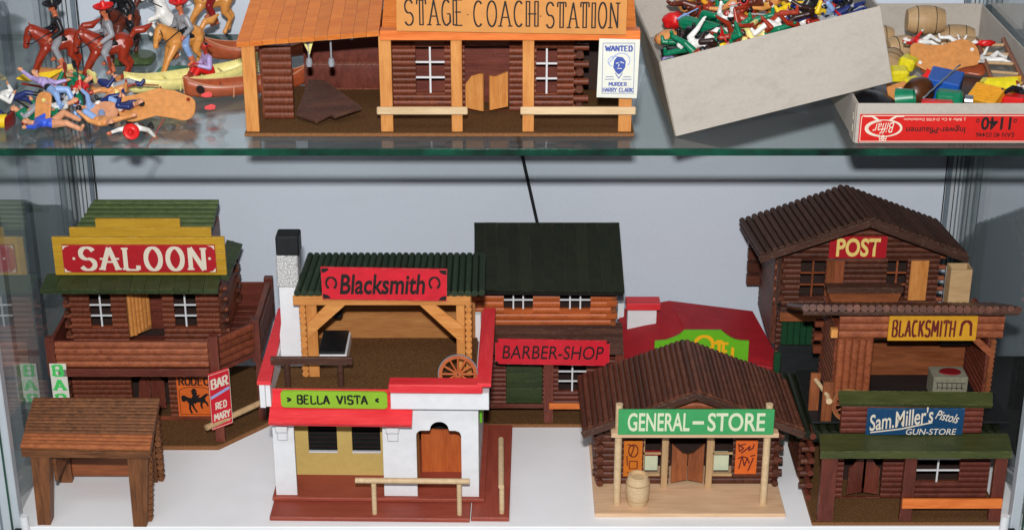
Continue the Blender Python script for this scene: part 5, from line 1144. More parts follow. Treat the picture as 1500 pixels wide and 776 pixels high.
# log with yellow blanket under the left horse
lg = tag(rod('toy_log', (-.590, .243, zt + .0105), (-.532, .226, zt + .0105), .0100, 'p_orange', None, 18), 'tan toy log with dark red end lying under the two reddish brown horses', 'toy log')
link('log_cap', rod_mesh(.0112, 'p_peg', 20), align((-.5325, .2262, zt + .0112), (-.5255, .2240, zt + .0112))[0] @ Matrix.Diagonal((.007, 1, 1, 1)), lg)
ya = prism('toy_blanket', [(-.032, -.004), (-.024, .002), (-.012, -.001), (-.002, .004), (.012, .006), (.024, .0105), (.030, .008), (.020, .004), (.008, -.004), (-.004, -.006), (-.02, -.007)], -.001, .001, 'p_yellow', None, pre=T(-.580, .214, zt + .018) @ RX(-40)); tag(ya, 'bright yellow wavy toy blanket draped on the tan log', 'toy blanket')
tag(rod('toy_pole', (-.604, .208, zt + .010), (-.543, .194, zt + .0045), .0016, 'p_peg', None, 8), 'dark red thin pole lying in front of the tan log', 'toy pole')
# canoes
def canoe(label, m, L, W, H_, mat, stitch, emblem=False):
    n = 26; V, Fc = [], []; prof = []
    for i in range(n + 1):
        t_ = i / n * 2 - 1; w_ = W / 2 * (1 - abs(t_) ** 2.4) + .0008; e = abs(t_); top = H_ * (.62 + .45 * e ** 3.2); bot = H_ * .02 + H_ * .18 * e ** 5
        x = L / 2 * t_
        for a in range(9):
            f = a / 8 * 2 - 1; y = w_ * math.copysign(abs(f) ** .55, f); z = bot + (top - bot) * abs(f) ** 2.2; V.append((x * (1 + .03 * (abs(f) - .5) * e), y, z))
        prof.append((x, w_, top))
    for i in range(n):
        for a in range(8): Fc.append([i * 9 + a, i * 9 + a + 1, (i + 1) * 9 + a + 1, (i + 1) * 9 + a])
    o = thing_mesh = link('toy_canoe', mesh_from('toy_canoe', V, Fc, mat, True), m); md = o.modifiers.new('thickness', 'SOLIDIFY'); md.thickness = .0014
    tag(o, label, 'toy canoe', 'plastic toy canoes')
    VS, FS = [], []
    bmx = bmesh.new(); bmesh.ops.create_icosphere(bmx, subdivisions=1, radius=.0012); sv = [v.co.copy() for v in bmx.verts]; sf = [[v.index for v in f.verts] for f in bmx.faces]; bmx.free()
    for i in range(0, 70):
        t_ = i / 69 * 2 - 1; w_ = W / 2 * (1 - abs(t_) ** 2.4) + .0008; top = H_ * (.62 + .45 * abs(t_) ** 3.2)
        for s in (-1, 1):
            k = len(VS); VS += [v + Vector((L / 2 * t_, s * (w_ + .0003), top)) for v in sv]; FS += [[k + q for q in f] for f in sf]
    for xe in (-1, 1):
        for i in range(7):
            k = len(VS); VS += [v + Vector((xe * (L / 2 + .0008), 0, H_ * (.25 + i * .12))) for v in sv]; FS += [[k + q for q in f] for f in sf]
    for xs in (-.12, .2):
        for i in range(7):
            w_ = W / 2 * (1 - abs(xs * 2) ** 2.4); k = len(VS); VS += [v + Vector((L * xs, -w_ * ((i + 1) / 8) ** .25 - .0006, H_ * (.05 + .08 * i))) for v in sv]; FS += [[k + q for q in f] for f in sf]
    link('stitching', mesh_from('stitching', VS, FS, stitch), m, o)['kind'] = 'stuff'
    for xs in (-.2, .22): link('thwart', rod_mesh(.0012, mat, 8), m @ T(xs * L, 0, H_ * .52) @ RZ(90) @ Matrix.Diagonal((W * .86, 1, 1, 1)), o)
    if emblem:
        pts = []
        for i in range(24): a = 2 * PI * i / 24; r_ = .0062 if i % 2 else .0044; pts.append((r_ * math.cos(a), r_ * math.sin(a)))
        prism('sun_emblem', pts, -.0005, .0005, 'p_black', o, pre=m @ T(-L * .385, -W * .335, H_ * .55) @ RZ(-31))
        prism('sun_face', [(.0030 * math.cos(2 * PI * i / 14), .0030 * math.sin(2 * PI * i / 14)) for i in range(14)], -.0010, -.0004, 'p_dark', o, pre=m @ T(-L * .385, -W * .335 - .0004, H_ * .55) @ RZ(-31))
    return o
canoe('cream yellow toy canoe with beaded edge, lying between the two brown canoes', T(-.3960, .2240, zt + .001) @ RZ(28), .170, .036, .029, 'p_cream', 'p_cream')
canoe('reddish brown toy canoe with black sun emblem on its bow', T(-.3260, .1960, zt + .001) @ RZ(19), .150, .034, .027, 'p_canoe', 'p_flesh', True)
canoe('reddish brown toy canoe lying furthest back behind the seated lilac figure', T(-.3250, .3450, zt + .001) @ RZ(10), .150, .036, .030, 'p_canoe', 'p_flesh')
figure('toy_figure', 'seated figure in lilac shirt with red feather in the yellow canoe', 'sit', T(-.3760, .2330, zt + .0085) @ RZ(-62) @ Matrix.Scale(1.25, 4), ('p_redskin', 'p_lilac', 'p_red', 'p_redskin', 'p_black', 'p_red'), 'feather', group='toy figures on the glass shelf')
tag(lathe('toy_drum', [(.0001, 0), (.0065, .0005), (.0076, .005), (.0068, .012), (.0001, .0125)], 'p_darkred', T(-.3930, .2240, zt + .007), None, 18), 'dark red toy sack standing in the yellow canoe behind the seated lilac figure', 'toy sack')
GF = 'toy figures on the glass shelf'
def lie(x, y, z, yaw, pitch=-90, roll=0): return T(x, y - (.018 if y > .1 else .004), zt + z * .85) @ RZ(yaw) @ RX(pitch) @ RZ(roll)
FL = [
 ('fallen figure in a bright red sombrero with white sleeves, frontmost on the glass shelf', 'sprawl', T(-.4330, .0450, zt + .0090) @ RX(78) @ Matrix.Scale(.9, 4) @ T(0, 0, -.052), ('p_skin', 'p_white', 'p_black', 'p_black', 'p_black', 'p_black'), 'sombrero', 'p_red', 'p_peg'),
 ('figure in white shirt and grey trousers lying at the far left of the heap', 'sprawl', lie(-.5750, .1050, .012, -75, -80), ('p_flesh', 'p_white', 'p_grey', 'p_grey', 'p_darkred', 'p_orange'), None, None, None),
 ('figure with red arm and navy waistcoat lying under the tan log', 'march', lie(-.5480, .1300, .014, -40, -75), ('p_flesh', 'p_red', 'p_navy', 'p_navy', 'p_black', 'p_white'), 'cowboy', 'p_cream', 'p_black'),
 ('figure with dark green clothes and yellow round pack in the heap', 'aim', lie(-.5170, .1300, .012, 15, -70), ('p_flesh', 'p_green', 'p_green', 'p_olive', 'p_black', 'p_green'), 'cowboy', 'p_cream', None),
 ('figure with a raised lilac sleeve and black hair in the middle of the heap', 'sprawl', lie(-.5150, .1150, .019, 60, -60, 20), ('p_flesh', 'p_lilac', 'p_sky', 'p_sky', 'p_black', 'p_black'), None, None, 'p_peg'),
 ('figure in navy and white uniform with pale blue trousers across the heap', 'march', lie(-.4920, .1250, .014, -110, -80), ('p_flesh', 'p_navy', 'p_sky', 'p_black', 'p_black', 'p_white'), None, None, None),
 ('cavalry figure in navy jacket and grey trousers with brown rifle, topmost of the heap', 'march', lie(-.4420, .1700, .020, 80, -82, 30), ('p_flesh', 'p_navy', 'p_grey', 'p_navy', 'p_black', 'p_white'), 'cowboy', 'p_navy', 'p_peg'),
 ('small figure in cobalt blue shirt with pink arms lying in front of the heap', 'sprawl', lie(-.4950, .0700, .010, 105, -85), ('p_flesh', 'p_blue', 'p_flesh', 'p_flesh', 'p_darkred', 'p_blue'), None, None, None),
 ('dark skinned figure with black trousers lying beneath the tan wavy base', 'aim', lie(-.4700, .1450, .008, -95, -85), ('p_redskin', 'p_redskin', 'p_black', 'p_black', 'p_black', 'p_darkred'), 'feather', None, None),
 ('green figure lying flat under the blue-shirted one', 'march', lie(-.5250, .0850, .008, 70, -88), ('p_flesh', 'p_green', 'p_green', 'p_green', 'p_darkred', 'p_green'), None, None, None),
 ('figure with pale blue trousers and tan arms beside the pinkish base', 'sprawl', lie(-.5000, .0950, .012, -140, -85), ('p_flesh', 'p_orange', 'p_sky', 'p_sky', 'p_black', 'p_orange'), None, None, None),
 ('red-armed figure with brown rifle at the left glass pane', 'aim', lie(-.5950, .0950, .012, 60, -80), ('p_redskin', 'p_red', 'p_navy', 'p_black', 'p_black', 'p_red'), None, None, 'p_peg'),
]
for lab, k, m, c, h, hc, g in FL: figure('toy_figure', lab, k, m @ Matrix.Scale(1.15, 4), c, h, hc or 'p_black', GF, g)
for i, (x, y, z, yaw, k, c, lb) in enumerate(((-.5600, .1500, .018, 100, 'march', ('p_flesh', 'p_white', 'p_navy', 'p_black', 'p_black', 'p_navy'), 'small figure in white shirt and navy trousers behind the far left one'),
    (-.5050, .1500, .018, -60, 'aim', ('p_redskin', 'p_orange', 'p_orange', 'p_redskin', 'p_black', 'p_cream'), 'copper skinned figure in tan buckskin at the back of the heap'),
    (-.5300, .1050, .022, 20, 'march', ('p_flesh', 'p_grey', 'p_black', 'p_black', 'p_brown', 'p_red'), 'figure in grey shirt with red belt on top of the green ones'),
    (-.4600, .1350, .016, 130, 'sprawl', ('p_flesh', 'p_sky', 'p_navy', 'p_navy', 'p_black', 'p_white'), 'figure in pale blue shirt beside the left end of the large tan base'))):
    figure('toy_figure', lb, k, lie(x, y, z, yaw, -82, 25 * i), c, group=GF)
for i, (a, b, mt, lb) in enumerate((((-.585, .110, .022), (-.560, .095, .012), 'p_black', 'black thin rifle across the far left figures'), ((-.525, .140, .030), (-.517, .112, .012), 'p_peg', 'red-brown thin rifle standing in the middle of the heap'), ((-.455, .150, .028), (-.425, .158, .024), 'p_peg', 'red-brown thin rifle beside the topmost cavalry figure'), ((-.470, .110, .024), (-.44, .128, .02), 'p_brown', 'brown thin rifle behind the large tan base'))):
    tag(rod('toy_rifle', (a[0], a[1], zt + a[2]), (b[0], b[1], zt + b[2]), .0013, mt, None, 8, .0008), lb, 'toy rifle')
ye = tag(rod('toy_keg', (-.6060, .0700, zt + .0085), (-.5860, .0720, zt + .0085), .0082, 'p_yellow', None, 16), 'yellow toy keg with dark red end at the far left of the heap', 'toy keg')
link('keg_end', rod_mesh(.0084, 'p_darkred', 16), align((-.5858, .0720, zt + .0085), (-.5800, .0726, zt + .0085))[0] @ Matrix.Diagonal((.0058, 1, 1, 1)), ye)
# red feathers poking out behind the wavy base
for i, (x, z) in enumerate(((-.3655, .028), (-.3620, .014))):
    tag(prism('red_hand', [(0, 0), (.008, .003), (.013, .001), (.012, -.003), (.006, -.004), (0, -.003)], -.0015, .0015, 'p_red', None, pre=T(x, .112 - i * .004, zt + z) @ RX(-20)), ('red plastic hand poking out above' if i == 0 else 'red plastic hand poking out below') + ' the right end of the large tan base', 'toy piece')
# ================================================================== cardboard boxes on the upper shelf
def tray(label, F_, L, D, H_, t=.0022, cuts=()):
    setF(F_)
    o = thing('cardboard_box', label, 'cardboard box', (0, 0, 0), 'open grey cardboard boxes')
    r = .0016
    box('box_side', 0, L, 0, t, 0, H_, 'cardboard', o, bev=.0009); box('box_side', 0, L, D - t, D, 0, H_, 'cardboard', o, bev=.0009)
    box('box_side', 0.0001, t, t + .0002, D - t - .0002, 0, H_ - .0006, 'cardboard', o, bev=.0009); box('box_side', L - t, L - .0001, t + .0002, D - t - .0002, 0, H_ - .0006, 'cardboard', o, bev=.0009)
    box('box_floor', t, L - t, t, D - t, .0005, .0025, 'cardboard', o, bev=0)
    return o
FL2 = T(.3885, .0175, GZ1 + .0004)
BL_box = tray('low open grey box with red printed label, full of barrels and toy parts', FL2, .2470, .4250, .0475)
# printed end label (upside down)
box('box_flap', -.0012, -.0002, .004, .030, .0, .046, 'cardboard', BL_box, bev=.0004)
for z in (.016, .030): box('staple', -.0022, -.0013, .010, .0108, z - .005, z + .004, 'cardboard_edge', BL_box, bev=0)
LB = box('printed_label', .0035, .2465, -.0007, -.0001, .0018, .0350, 'red_print', BL_box, bev=0)
y_ = -.0007
rb = [(.2445, .0335), (.0080, .0335)] + arc(.0080, .0305, .0028, .003, 90, 180, 5) + [(.0052, .0045), (.0052, .0030), (.2445, .0030)]
flat('print_border', [rb], .0008, .0008, y_, 'ink_cream', LB)
text('Ingwer-Pflaumen', .0565, .1235, .0125, .0220, y_, 'ink_black', LB, bold=.012, rot=180)
text('J. Biffar & Co. D-6705 Deidesheim', .0530, .1225, .0275, .0315, y_, 'ink_cream', LB, rot=180)
text('1140', .1405, .1745, .0165, .0320, y_, 'ink_black', LB, bold=.028, rot=180)
text('EAN 40 02446', .1360, .1790, .0080, .0135, y_, 'ink_black', LB, bold=.010, rot=180)
for x in (.1365, .1785): flat('print_ring', [arc(x, .0275, .0016, .0020, 0, 360, 14)], .0008, .0008, y_, 'ink_black', LB)
# emblem
flat('printed_emblem', [arc(.0310, .0185, .0200, .0098, 0, 360, 40)], .0024, .0010, y_, 'ink_cream', LB)
flat('printed_emblem', [arc(.0310, .0185, .0178, .0085, 100, 260, 20)], .0012, .0006, y_, 'ink_cream', LB, rise=.0005)
flat('printed_emblem', [[(.0080, .0330), (.0170, .0330), (.0215, .0300), (.0245, .0275)], [(.0530, .0330), (.0445, .0330), (.0400, .0300), (.0370, .0275)]], .0022, .0018, y_, 'ink_cream', LB, rise=.0005)
flat('printed_emblem', [arc(.0310 + dx, .0065 + dz, .0016, .0014, 0, 360, 10) for dx, dz in ((0, 0), (-.0026, .0012), (.0026, .0012), (-.0020, -.0016), (.0020, -.0016), (0, .0024))], .0007, .0007, y_, 'ink_cream', LB, rise=.0005)
text('Biffar', .0185, .0435, .0125, .0250, y_, 'ink_cream', LB, shear=.45, rot=186, rise=.0007)
# tilted box
FK = T(.188, .040, GZ1 + .0006) @ RZ(3) @ RY(-13.9)
BK = tray('large deep grey box of toys tilted with one end on the red-labelled box', FK, .2535, .2800, .0920)
box('box_side', -.0008, -.0002, .003, .2770, .0, .0900, 'cardboard_edge', BK, bev=0)
# ---- contents of the tilted box
GK = 'plastic toys heaped in the tilted grey box'
def blob(name, label, cat, m, size, mat, seed=0, amp=.12, group=GK, sub=3):
    bmx = bmesh.new(); bmesh.ops.create_icosphere(bmx, subdivisions=sub, radius=1.0); rr = random.Random(seed); ph = [rr.uniform(0, 6) for _ in range(6)]
    for v in bmx.verts:
        c = v.co; f = 1 + amp * (math.sin(3.1 * c.x + ph[0]) * math.sin(2.7 * c.y + ph[1]) + .6 * math.sin(6.3 * c.z + ph[2]) * math.sin(5.7 * c.x + ph[3]) + .35 * math.sin(11 * c.y + ph[4]) * math.sin(12 * c.z + ph[5]))
        v.co = Vector((c.x * size[0], c.y * size[1], c.z * size[2])) * f
    me = bpy.data.meshes.new(name); bmx.to_mesh(me); bmx.free(); me.materials.append(M[mat]); me.polygons.foreach_set('use_smooth', [True] * len(me.polygons))
    return tag(link(name, me, m), label, cat, group)
box('inner_bottom', .004, .249, .004, .275, .0030, .0350, 'cardboard', BK, bev=0)
def cactus(label, m, mat='p_green', s=1.0):
    C = [((0, 0, 0), (0, 0, 52), 7.5, 6.0, 0), ((-6, 0, 22), (-15, 0, 26), 3.6, 3.6, 0), ((-15, 0, 26), (-15, 0, 40), 3.8, 3.0, 0), ((6, 0, 16), (14, 0, 20), 3.4, 3.4, 0), ((14, 0, 20), (14, 0, 32), 3.6, 2.8, 0)]
    for i in range(10):
        a = 2 * PI * i / 10; C.append(((7.0 * math.cos(a), 7.0 * math.sin(a), 2), (5.6 * math.cos(a), 5.6 * math.sin(a), 52), 1.1, .9, 0))
    me = MC.get('cactus') or skin_mesh('cactus', C, .8, 1); MC['cactus'] = me
    o = link('toy_cactus', me, m @ Matrix.Scale(s, 4)); o.material_slots[0].link = 'OBJECT'; o.material_slots[0].material = M[mat]
    return tag(o, label, 'toy cactus', GK)
cactus('big emerald green ribbed cactus lying slantwise in the tilted box', T(.048, .130, .088) @ RZ(-38) @ RY(98) @ RX(10), s=1.15)
cactus('emerald green cactus lying crosswise behind the slanting one', T(.078, .150, .078) @ RZ(-12) @ RY(80))
cactus('green cactus standing upright with its tip at the frame top', T(.104, .170, .060) @ RZ(20) @ RY(8), s=.95)
blob('toy_blanket', 'crumpled bright red plastic piece at the left of the tilted box', 'toy piece', T(.040, .185, .078) @ RZ(20), (.013, .011, .0105), 'p_red', 3, .18)
blob('toy_rock', 'rounded tan plastic rock in the left corner of the tilted box', 'toy rock', T(.024, .150, .070), (.016, .012, .0085), 'p_orange', 5, .10)
blob('toy_bush', 'small lime green bush in front of the tan rock', 'toy bush', T(.030, .118, .072), (.009, .006, .0065), 'p_lime', 7, .35)
box('toy_crate', 0, .024, 0, .007, 0, .008, 'p_black', None, pre=T(.010, .098, .066) @ RZ(-28)); tag(col.objects[-1], 'flat black toy crate with ridged side in the left corner of the tilted box', 'toy crate', GK)
blob('toy_pack', 'pale blue plastic pack at the left front edge of the tilted box', 'toy pack', T(.022, .052, .068), (.010, .008, .007), 'p_sky', 9, .2)
blob('toy_pack', 'lilac plastic pack at the left end of the tilted box', 'toy pack', T(.015, .074, .066), (.008, .009, .007), 'p_lilac', 10, .2)
blob('toy_pack', 'pale blue lump beside the crumpled red piece', 'toy pack', T(.050, .160, .083), (.007, .006, .007), 'p_sky', 11, .2)
CB = ['rust', 'brown', 'dark', 'tan', 'white', 'green', 'red', 'black', 'redskin', 'navy', 'blue', 'sky', 'grey', 'yellow', 'cream', 'teal', 'orange', 'darkred', 'gold']
CN = {'rust': 'rust red', 'brown': 'brown', 'dark': 'dark brown', 'tan': 'tan', 'white': 'white', 'green': 'emerald green', 'red': 'bright red', 'black': 'black', 'redskin': 'copper red', 'navy': 'navy', 'blue': 'cobalt blue', 'sky': 'pale blue', 'grey': 'grey', 'yellow': 'yellow', 'cream': 'cream', 'teal': 'turquoise', 'orange': 'light orange', 'darkred': 'dark red', 'gold': 'golden', 'lilac': 'lilac'}
KF = [ # x, y, z, pose, skin, shirt, trousers
 (.062, .062, .078, 'sprawl', 'white', 'white', 'white'), (.100, .108, .088, 'march', 'white', 'white', 'white'), (.040, .070, .074, 'aim', 'black', 'navy', 'green'), (.052, .040, .072, 'march', 'black', 'dark', 'rust'),
 (.030, .040, .070, 'sprawl', 'rust', 'rust', 'green'), (.088, .052, .078, 'march', 'rust', 'green', 'green'), (.108, .056, .080, 'sprawl', 'rust', 'rust', 'green'), (.120, .078, .084, 'aim', 'rust', 'redskin', 'rust'),
 (.128, .040, .080, 'march', 'rust', 'cream', 'green'), (.138, .058, .084, 'sprawl', 'redskin', 'rust', 'redskin'), (.150, .044, .082, 'aim', 'redskin', 'rust', 'dark'), (.160, .070, .084, 'march', 'rust', 'white', 'black'),
 (.168, .046, .082, 'sprawl', 'white', 'dark', 'white'), (.178, .070, .090, 'march', 'redskin', 'rust', 'yellow'), (.188, .050, .084, 'aim', 'black', 'sky', 'navy'), (.196, .072, .084, 'sprawl', 'navy', 'blue', 'navy'),
 (.204, .052, .084, 'sit', 'redskin', 'yellow', 'black'), (.214, .080, .080, 'march', 'black', 'navy', 'navy'), (.225, .060, .078, 'aim', 'grey', 'black', 'grey'), (.235, .090, .078, 'sprawl', 'grey', 'navy', 'black'),
 (.070, .190, .080, 'march', 'brown', 'rust', 'brown'), (.082, .205, .084, 'sprawl', 'tan', 'gold', 'rust'), (.094, .200, .080, 'aim', 'white', 'yellow', 'brown'), (.120, .130, .086, 'sprawl', 'rust', 'orange', 'gold'),
 (.128, .115, .090, 'march', 'redskin', 'brown', 'rust'), (.140, .125, .088, 'aim', 'rust', 'redskin', 'brown'), (.150, .110, .088, 'sprawl', 'orange', 'tan', 'gold'), (.118, .165, .084, 'march', 'grey', 'grey', 'teal'),
 (.132, .160, .082, 'sprawl', 'teal', 'teal', 'black'), (.158, .130, .088, 'aim', 'brown', 'gold', 'orange'), (.172, .115, .088, 'march', 'tan', 'orange', 'green'), (.182, .100, .086, 'sprawl', 'black', 'yellow', 'dark'),
 (.196, .115, .084, 'aim', 'navy', 'black', 'sky'), (.210, .110, .080, 'march', 'dark', 'navy', 'grey'), (.058, .225, .074, 'sprawl', 'brown', 'tan', 'rust'), (.072, .235, .074, 'aim', 'tan', 'brown', 'gold'),
 (.220, .130, .078, 'sprawl', 'red', 'grey', 'black'), (.036, .095, .072, 'sprawl', 'black', 'black', 'green'), (.048, .105, .076, 'march', 'black', 'dark', 'black'), (.105, .035, .074, 'aim', 'green', 'green', 'rust'),
 (.146, .030, .078, 'sprawl', 'rust', 'rust', 'white'), (.074, .034, .072, 'march', 'rust', 'redskin', 'green'), (.176, .028, .078, 'aim', 'white', 'black', 'rust'), (.240, .040, .074, 'march', 'navy', 'grey', 'navy')]
rg = random.Random(12); seen = {}
where = lambda x, y: ('left' if x < .07 else 'middle' if x < .15 else 'right') + (' front' if y < .06 else ' centre' if y < .12 else ' back')
for (x, y, z, k, a, b, c) in KF:
    w_ = where(x, y); key = (w_, a, b, c)
    lab = ('all ' + CN[a] + ' figure' if a == b == c else CN[b] + ' figure, ' + CN[c] + ' legs, ' + CN[a] + ' arms') + ', ' + w_ + ' of the tilted box'
    seen[lab] = seen.get(lab, 0) + 1
    bt = rg.choice(['white', 'yellow', 'black', b, 'cream'])
    figure('toy_figure', lab, k, T(min(max(x, .044), .212), max(y, .046 if y < .1 else y), z + .002) @ RZ((rg.choice((-90, 90)) + rg.uniform(-14, 14)) if y < .075 else (rg.choice((0, 180)) + rg.uniform(-25, 25)) if x < .06 or x > .19 else rg.uniform(0, 360)) @ RX(-90 + rg.uniform(-28, 28)) @ RZ(rg.uniform(-70, 70)) @ T(0, 0, -.036) @ Matrix.Scale(1.18, 4), ['p_' + q for q in (a, b, c, c, 'black' if a != 'black' else 'dark', bt)], rg.choice([None, None, 'feather', None]), 'p_black', GK)
for i, (x, y, a, lab) in enumerate(((.118, .095, 'p_rust', 'rust red toy horse lying in the middle of the tilted box heap'), (.150, .085, 'p_redskin', 'copper coloured toy horse lying to the right of the rust red one'), (.085, .175, 'p_brown', 'brown toy horse lying at the back of the tilted box heap'))):
    o = link('toy_horse', HOR['gallop' if i != 1 else 'rear'], T(x, y, .074) @ RZ(40 + 95 * i) @ RX(82) @ T(0, 0, -.03) @ Matrix.Scale(.85, 4))
    for j in range(3): o.material_slots[j].link = 'OBJECT'; o.material_slots[j].material = M[(a, a, 'p_black')[j]]
    tag(o, lab, 'toy horse', GK)
rg2 = random.Random(5)
for i, (x, y, mt, nm) in enumerate(((.055, .150, 'p_sky', 'pale blue'), (.070, .060, 'p_black', 'black'), (.092, .150, 'p_red', 'bright red'), (.112, .140, 'p_gold', 'golden'), (.162, .060, 'p_yellow', 'yellow'), (.176, .082, 'p_cream', 'cream'), (.143, .045, 'p_white', 'white'), (.185, .120, 'p_rust', 'rust red'), (.100, .080, 'p_peg', 'brick red'), (.135, .090, 'p_grey', 'grey'), (.204, .095, 'p_silver' if False else 'p_navy', 'navy'))):
    tag(rod('toy_rifle', (x - .014, y - .004, .088 + rg2.uniform(-.004, .006)), (x + .014, y + rg2.uniform(-.014, .014), .086 + rg2.uniform(-.004, .010)), .0012, mt, None, 8, .0007), nm + ' thin plastic rifle lying on the heap in the tilted box', 'toy rifle', GK)
W_ = link('toy_hoop', mesh_from('toy_hoop', [((.030 + rr * math.cos(2 * PI * j / 6)) * math.cos(2 * PI * i / 40), (.030 + rr * math.cos(2 * PI * j / 6)) * math.sin(2 * PI * i / 40), rr * math.sin(2 * PI * j / 6)) for i in range(40) for rr in (.0012,) for j in range(6)], [[i * 6 + j, i * 6 + (j + 1) % 6, ((i + 1) % 40) * 6 + (j + 1) % 6, ((i + 1) % 40) * 6 + j] for i in range(40) for j in range(6)], 'aluminium_dark', True), T(.206, .075, .082) @ RY(12)); tag(W_, 'grey metal hoop at the right end of the tilted box heap', 'toy hoop', GK)
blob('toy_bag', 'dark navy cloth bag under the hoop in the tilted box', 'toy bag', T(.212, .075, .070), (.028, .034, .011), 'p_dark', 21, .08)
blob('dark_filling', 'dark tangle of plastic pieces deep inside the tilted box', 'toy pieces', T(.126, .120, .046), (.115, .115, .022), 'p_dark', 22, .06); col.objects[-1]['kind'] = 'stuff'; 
# ---- contents of the red-labelled box
setF()
GL = 'toys and parts in the red-labelled box'
def barrel(label, m, s=1.0):
    pr = [(.0001, 0), (.0125, 0), (.0150, .006), (.0168, .014), (.0172, .0215), (.0168, .029), (.0150, .037), (.0125, .043), (.0001, .043)]
    o = lathe('toy_barrel', [(a * s, b * s) for a, b in pr], 'beige_wood', m, None, 28); tag(o, label, 'toy barrel', 'turned wooden barrels in the red-labelled box')
    for z in (.0105, .0315): r_ = .0162; lathe('barrel_band', [(r_ * s, 0), ((r_ + .0004) * s, 0), ((r_ + .0004) * s, .0009), (r_ * s, .0009)], 'rubber', m @ T(0, 0, z * s), o, 28)
    return o
def side(x, y, z, yaw): return T(x, y, z) @ RZ(yaw) @ RY(90) @ T(0, 0, -.0215)
zb = GZ1 + .003
barrel('topmost turned wooden barrel with two black bands, lying on the others', side(.5350, .3520, zb + .0470, -3), 1.12)
barrel('wooden barrel lying directly under the topmost one at the left', side(.5050, .3250, zb + .017, 12)); barrel('wooden barrel lying in the back row right of the topmost one', side(.5800, .3550, zb + .022, -8), 1.05)
barrel('wooden barrel lying in the middle row behind the tan plate', side(.5450, .3150, zb + .020, 5)); barrel('leftmost wooden barrel half hidden by the tilted box', side(.4780, .2650, zb + .017, 72)); barrel('wooden barrel with orange end at the back right', side(.5850, .3120, zb + .019, -12))
barrel('wooden barrel in the back left corner behind the topmost one', side(.4800, .3700, zb + .018, 0))
rod('barrel_plug', (.5560, .296, zb + .030), (.5730, .290, zb + .028), .0118, 'p_orange', None, 18); tag(col.objects[-1], 'orange plug with two black dots between barrels and tan plate', 'toy plug', GL)
puddle('figure_stand', 'tan wavy base with two white pegs lying on top of the red-labelled box contents', T(.5310, .2100, zb + .0400) @ RZ(4) @ RX(42), wavy(.0860, .040, k=2.4, ph=-.8), .0035, 'p_orange', ((-.0335, -.009), (.034, .008)), hm='p_white', group='plastic bases for toy figures')
puddle('figure_stand', 'brown wavy base under the tan one with white pegs', T(.5420, .2150, zb + .0260) @ RZ(-6) @ RX(20), wavy(.0800, .038, k=2.4, ph=.4), .0035, 'p_canoe', group='plastic bases for toy figures')
# ladder
LA = thing('toy_ladder', 'brown wooden toy ladder leaning along the right side of the red-labelled box', 'toy ladder', (.60, .2, zb))
rod('rail', (.6220, .285, zb + .041), (.5990, .075, zb + .036), .0030, 'chestnut_wood', LA, 8); rod('rail', (.5900, .290, zb + .038), (.5690, .120, zb + .033), .0030, 'chestnut_wood', LA, 8)
for t_ in (.12, .32, .52, .72, .9): 
    a = Vector((.6220, .285, zb + .041)).lerp(Vector((.5990, .075, zb + .036)), t_ * .9); b = Vector((.5900, .290, zb + .038)).lerp(Vector((.5690, .120, zb + .033)), t_ * .98); rod('rung', a, b, .0021, 'beige_wood', LA, 8)
def lump(name, label, cat, x, y, z, sx, sy, sz, rot, mat, bev=.0012):
    return tag(obox(name, (x, y, zb + z), (sx, sy, sz), rot, mat, None, bev), label, cat, GL)
lump('toy_block', 'blue plastic block tilted in the middle of the red-labelled box', 'toy block', .5080, .1120, .0360, .038, .038, .026, RZ(-22) @ RX(8) @ RY(6), 'p_bluebox')
CR = lump('toy_crate', 'golden yellow ribbed plastic crate leaning in front of the blue block', 'toy crate', .5440, .0620, .0390, .036, .028, .012, RZ(-42) @ RX(28), 'p_gold')
for i in range(6): obox('rib', (0, 0, 0), (.030, .0016, .0012), Matrix(), 'p_gold', CR).matrix_basis = T(0, -.010 + i * .004, .0066)
C2 = lump('toy_pack', 'lemon yellow strapped pack at the right of the golden crate', 'toy pack', .5700, .1000, .0390, .044, .022, .020, RZ(8) @ RX(-14), 'p_lemon', .004)
for x in (-.006, .014): obox('strap', (0, 0, 0), (.0012, .0235, .0212), Matrix(), 'p_gold', C2).matrix_basis = T(x, 0, 0)
for i, (x, y, z, lab) in enumerate(((.4680, .175, .030, 'lemon yellow pack nearest the tilted box'), (.4800, .150, .024, 'lemon yellow pack below the tan wavy base at the left'), (.4840, .200, .036, 'small yellow pack touching the left end of the tan base'))):
    lump('toy_pack', lab, 'toy pack', x, y, z, .022, .020, .016, RZ(30 * i) @ RX(12), 'p_lemon', .003)
blob('toy_fur_roll', 'glossy dark brown fur roll left of the blue block', 'toy roll', T(.4730, .0900, zb + .0350) @ RZ(20), (.0200, .0165, .0175), 'fur_brown', 31, .05, GL)
bk = lathe('toy_bucket', [(.0001, 0), (.0125, 0), (.0095, .020), (.0085, .020), (.0085, .016), (.0001, .016)], 'p_green', T(.4380, .0450, zb + .0410) @ RZ(-20) @ RY(78), None, 20, True); tag(bk, 'emerald green plastic bucket lying at the front left of the red-labelled box', 'toy bucket', GL)
lump('toy_can', 'emerald green plastic can with silver cap at the front of the red-labelled box', 'toy can', .4980, .0460, .0410, .030, .019, .019, RZ(-18), 'p_green', .003); tag(rod('can_cap', (.5145, .0405, zb + .0405), (.5230, .0375, zb + .0405), .0070, 'silver', None, 14), 'silver cap of the green can', 'toy cap', GL)
lump('toy_case', 'bright red plastic piece lying in front of the green can', 'toy piece', .4810, .0310, .0400, .036, .014, .008, RZ(-10), 'p_red', .002)
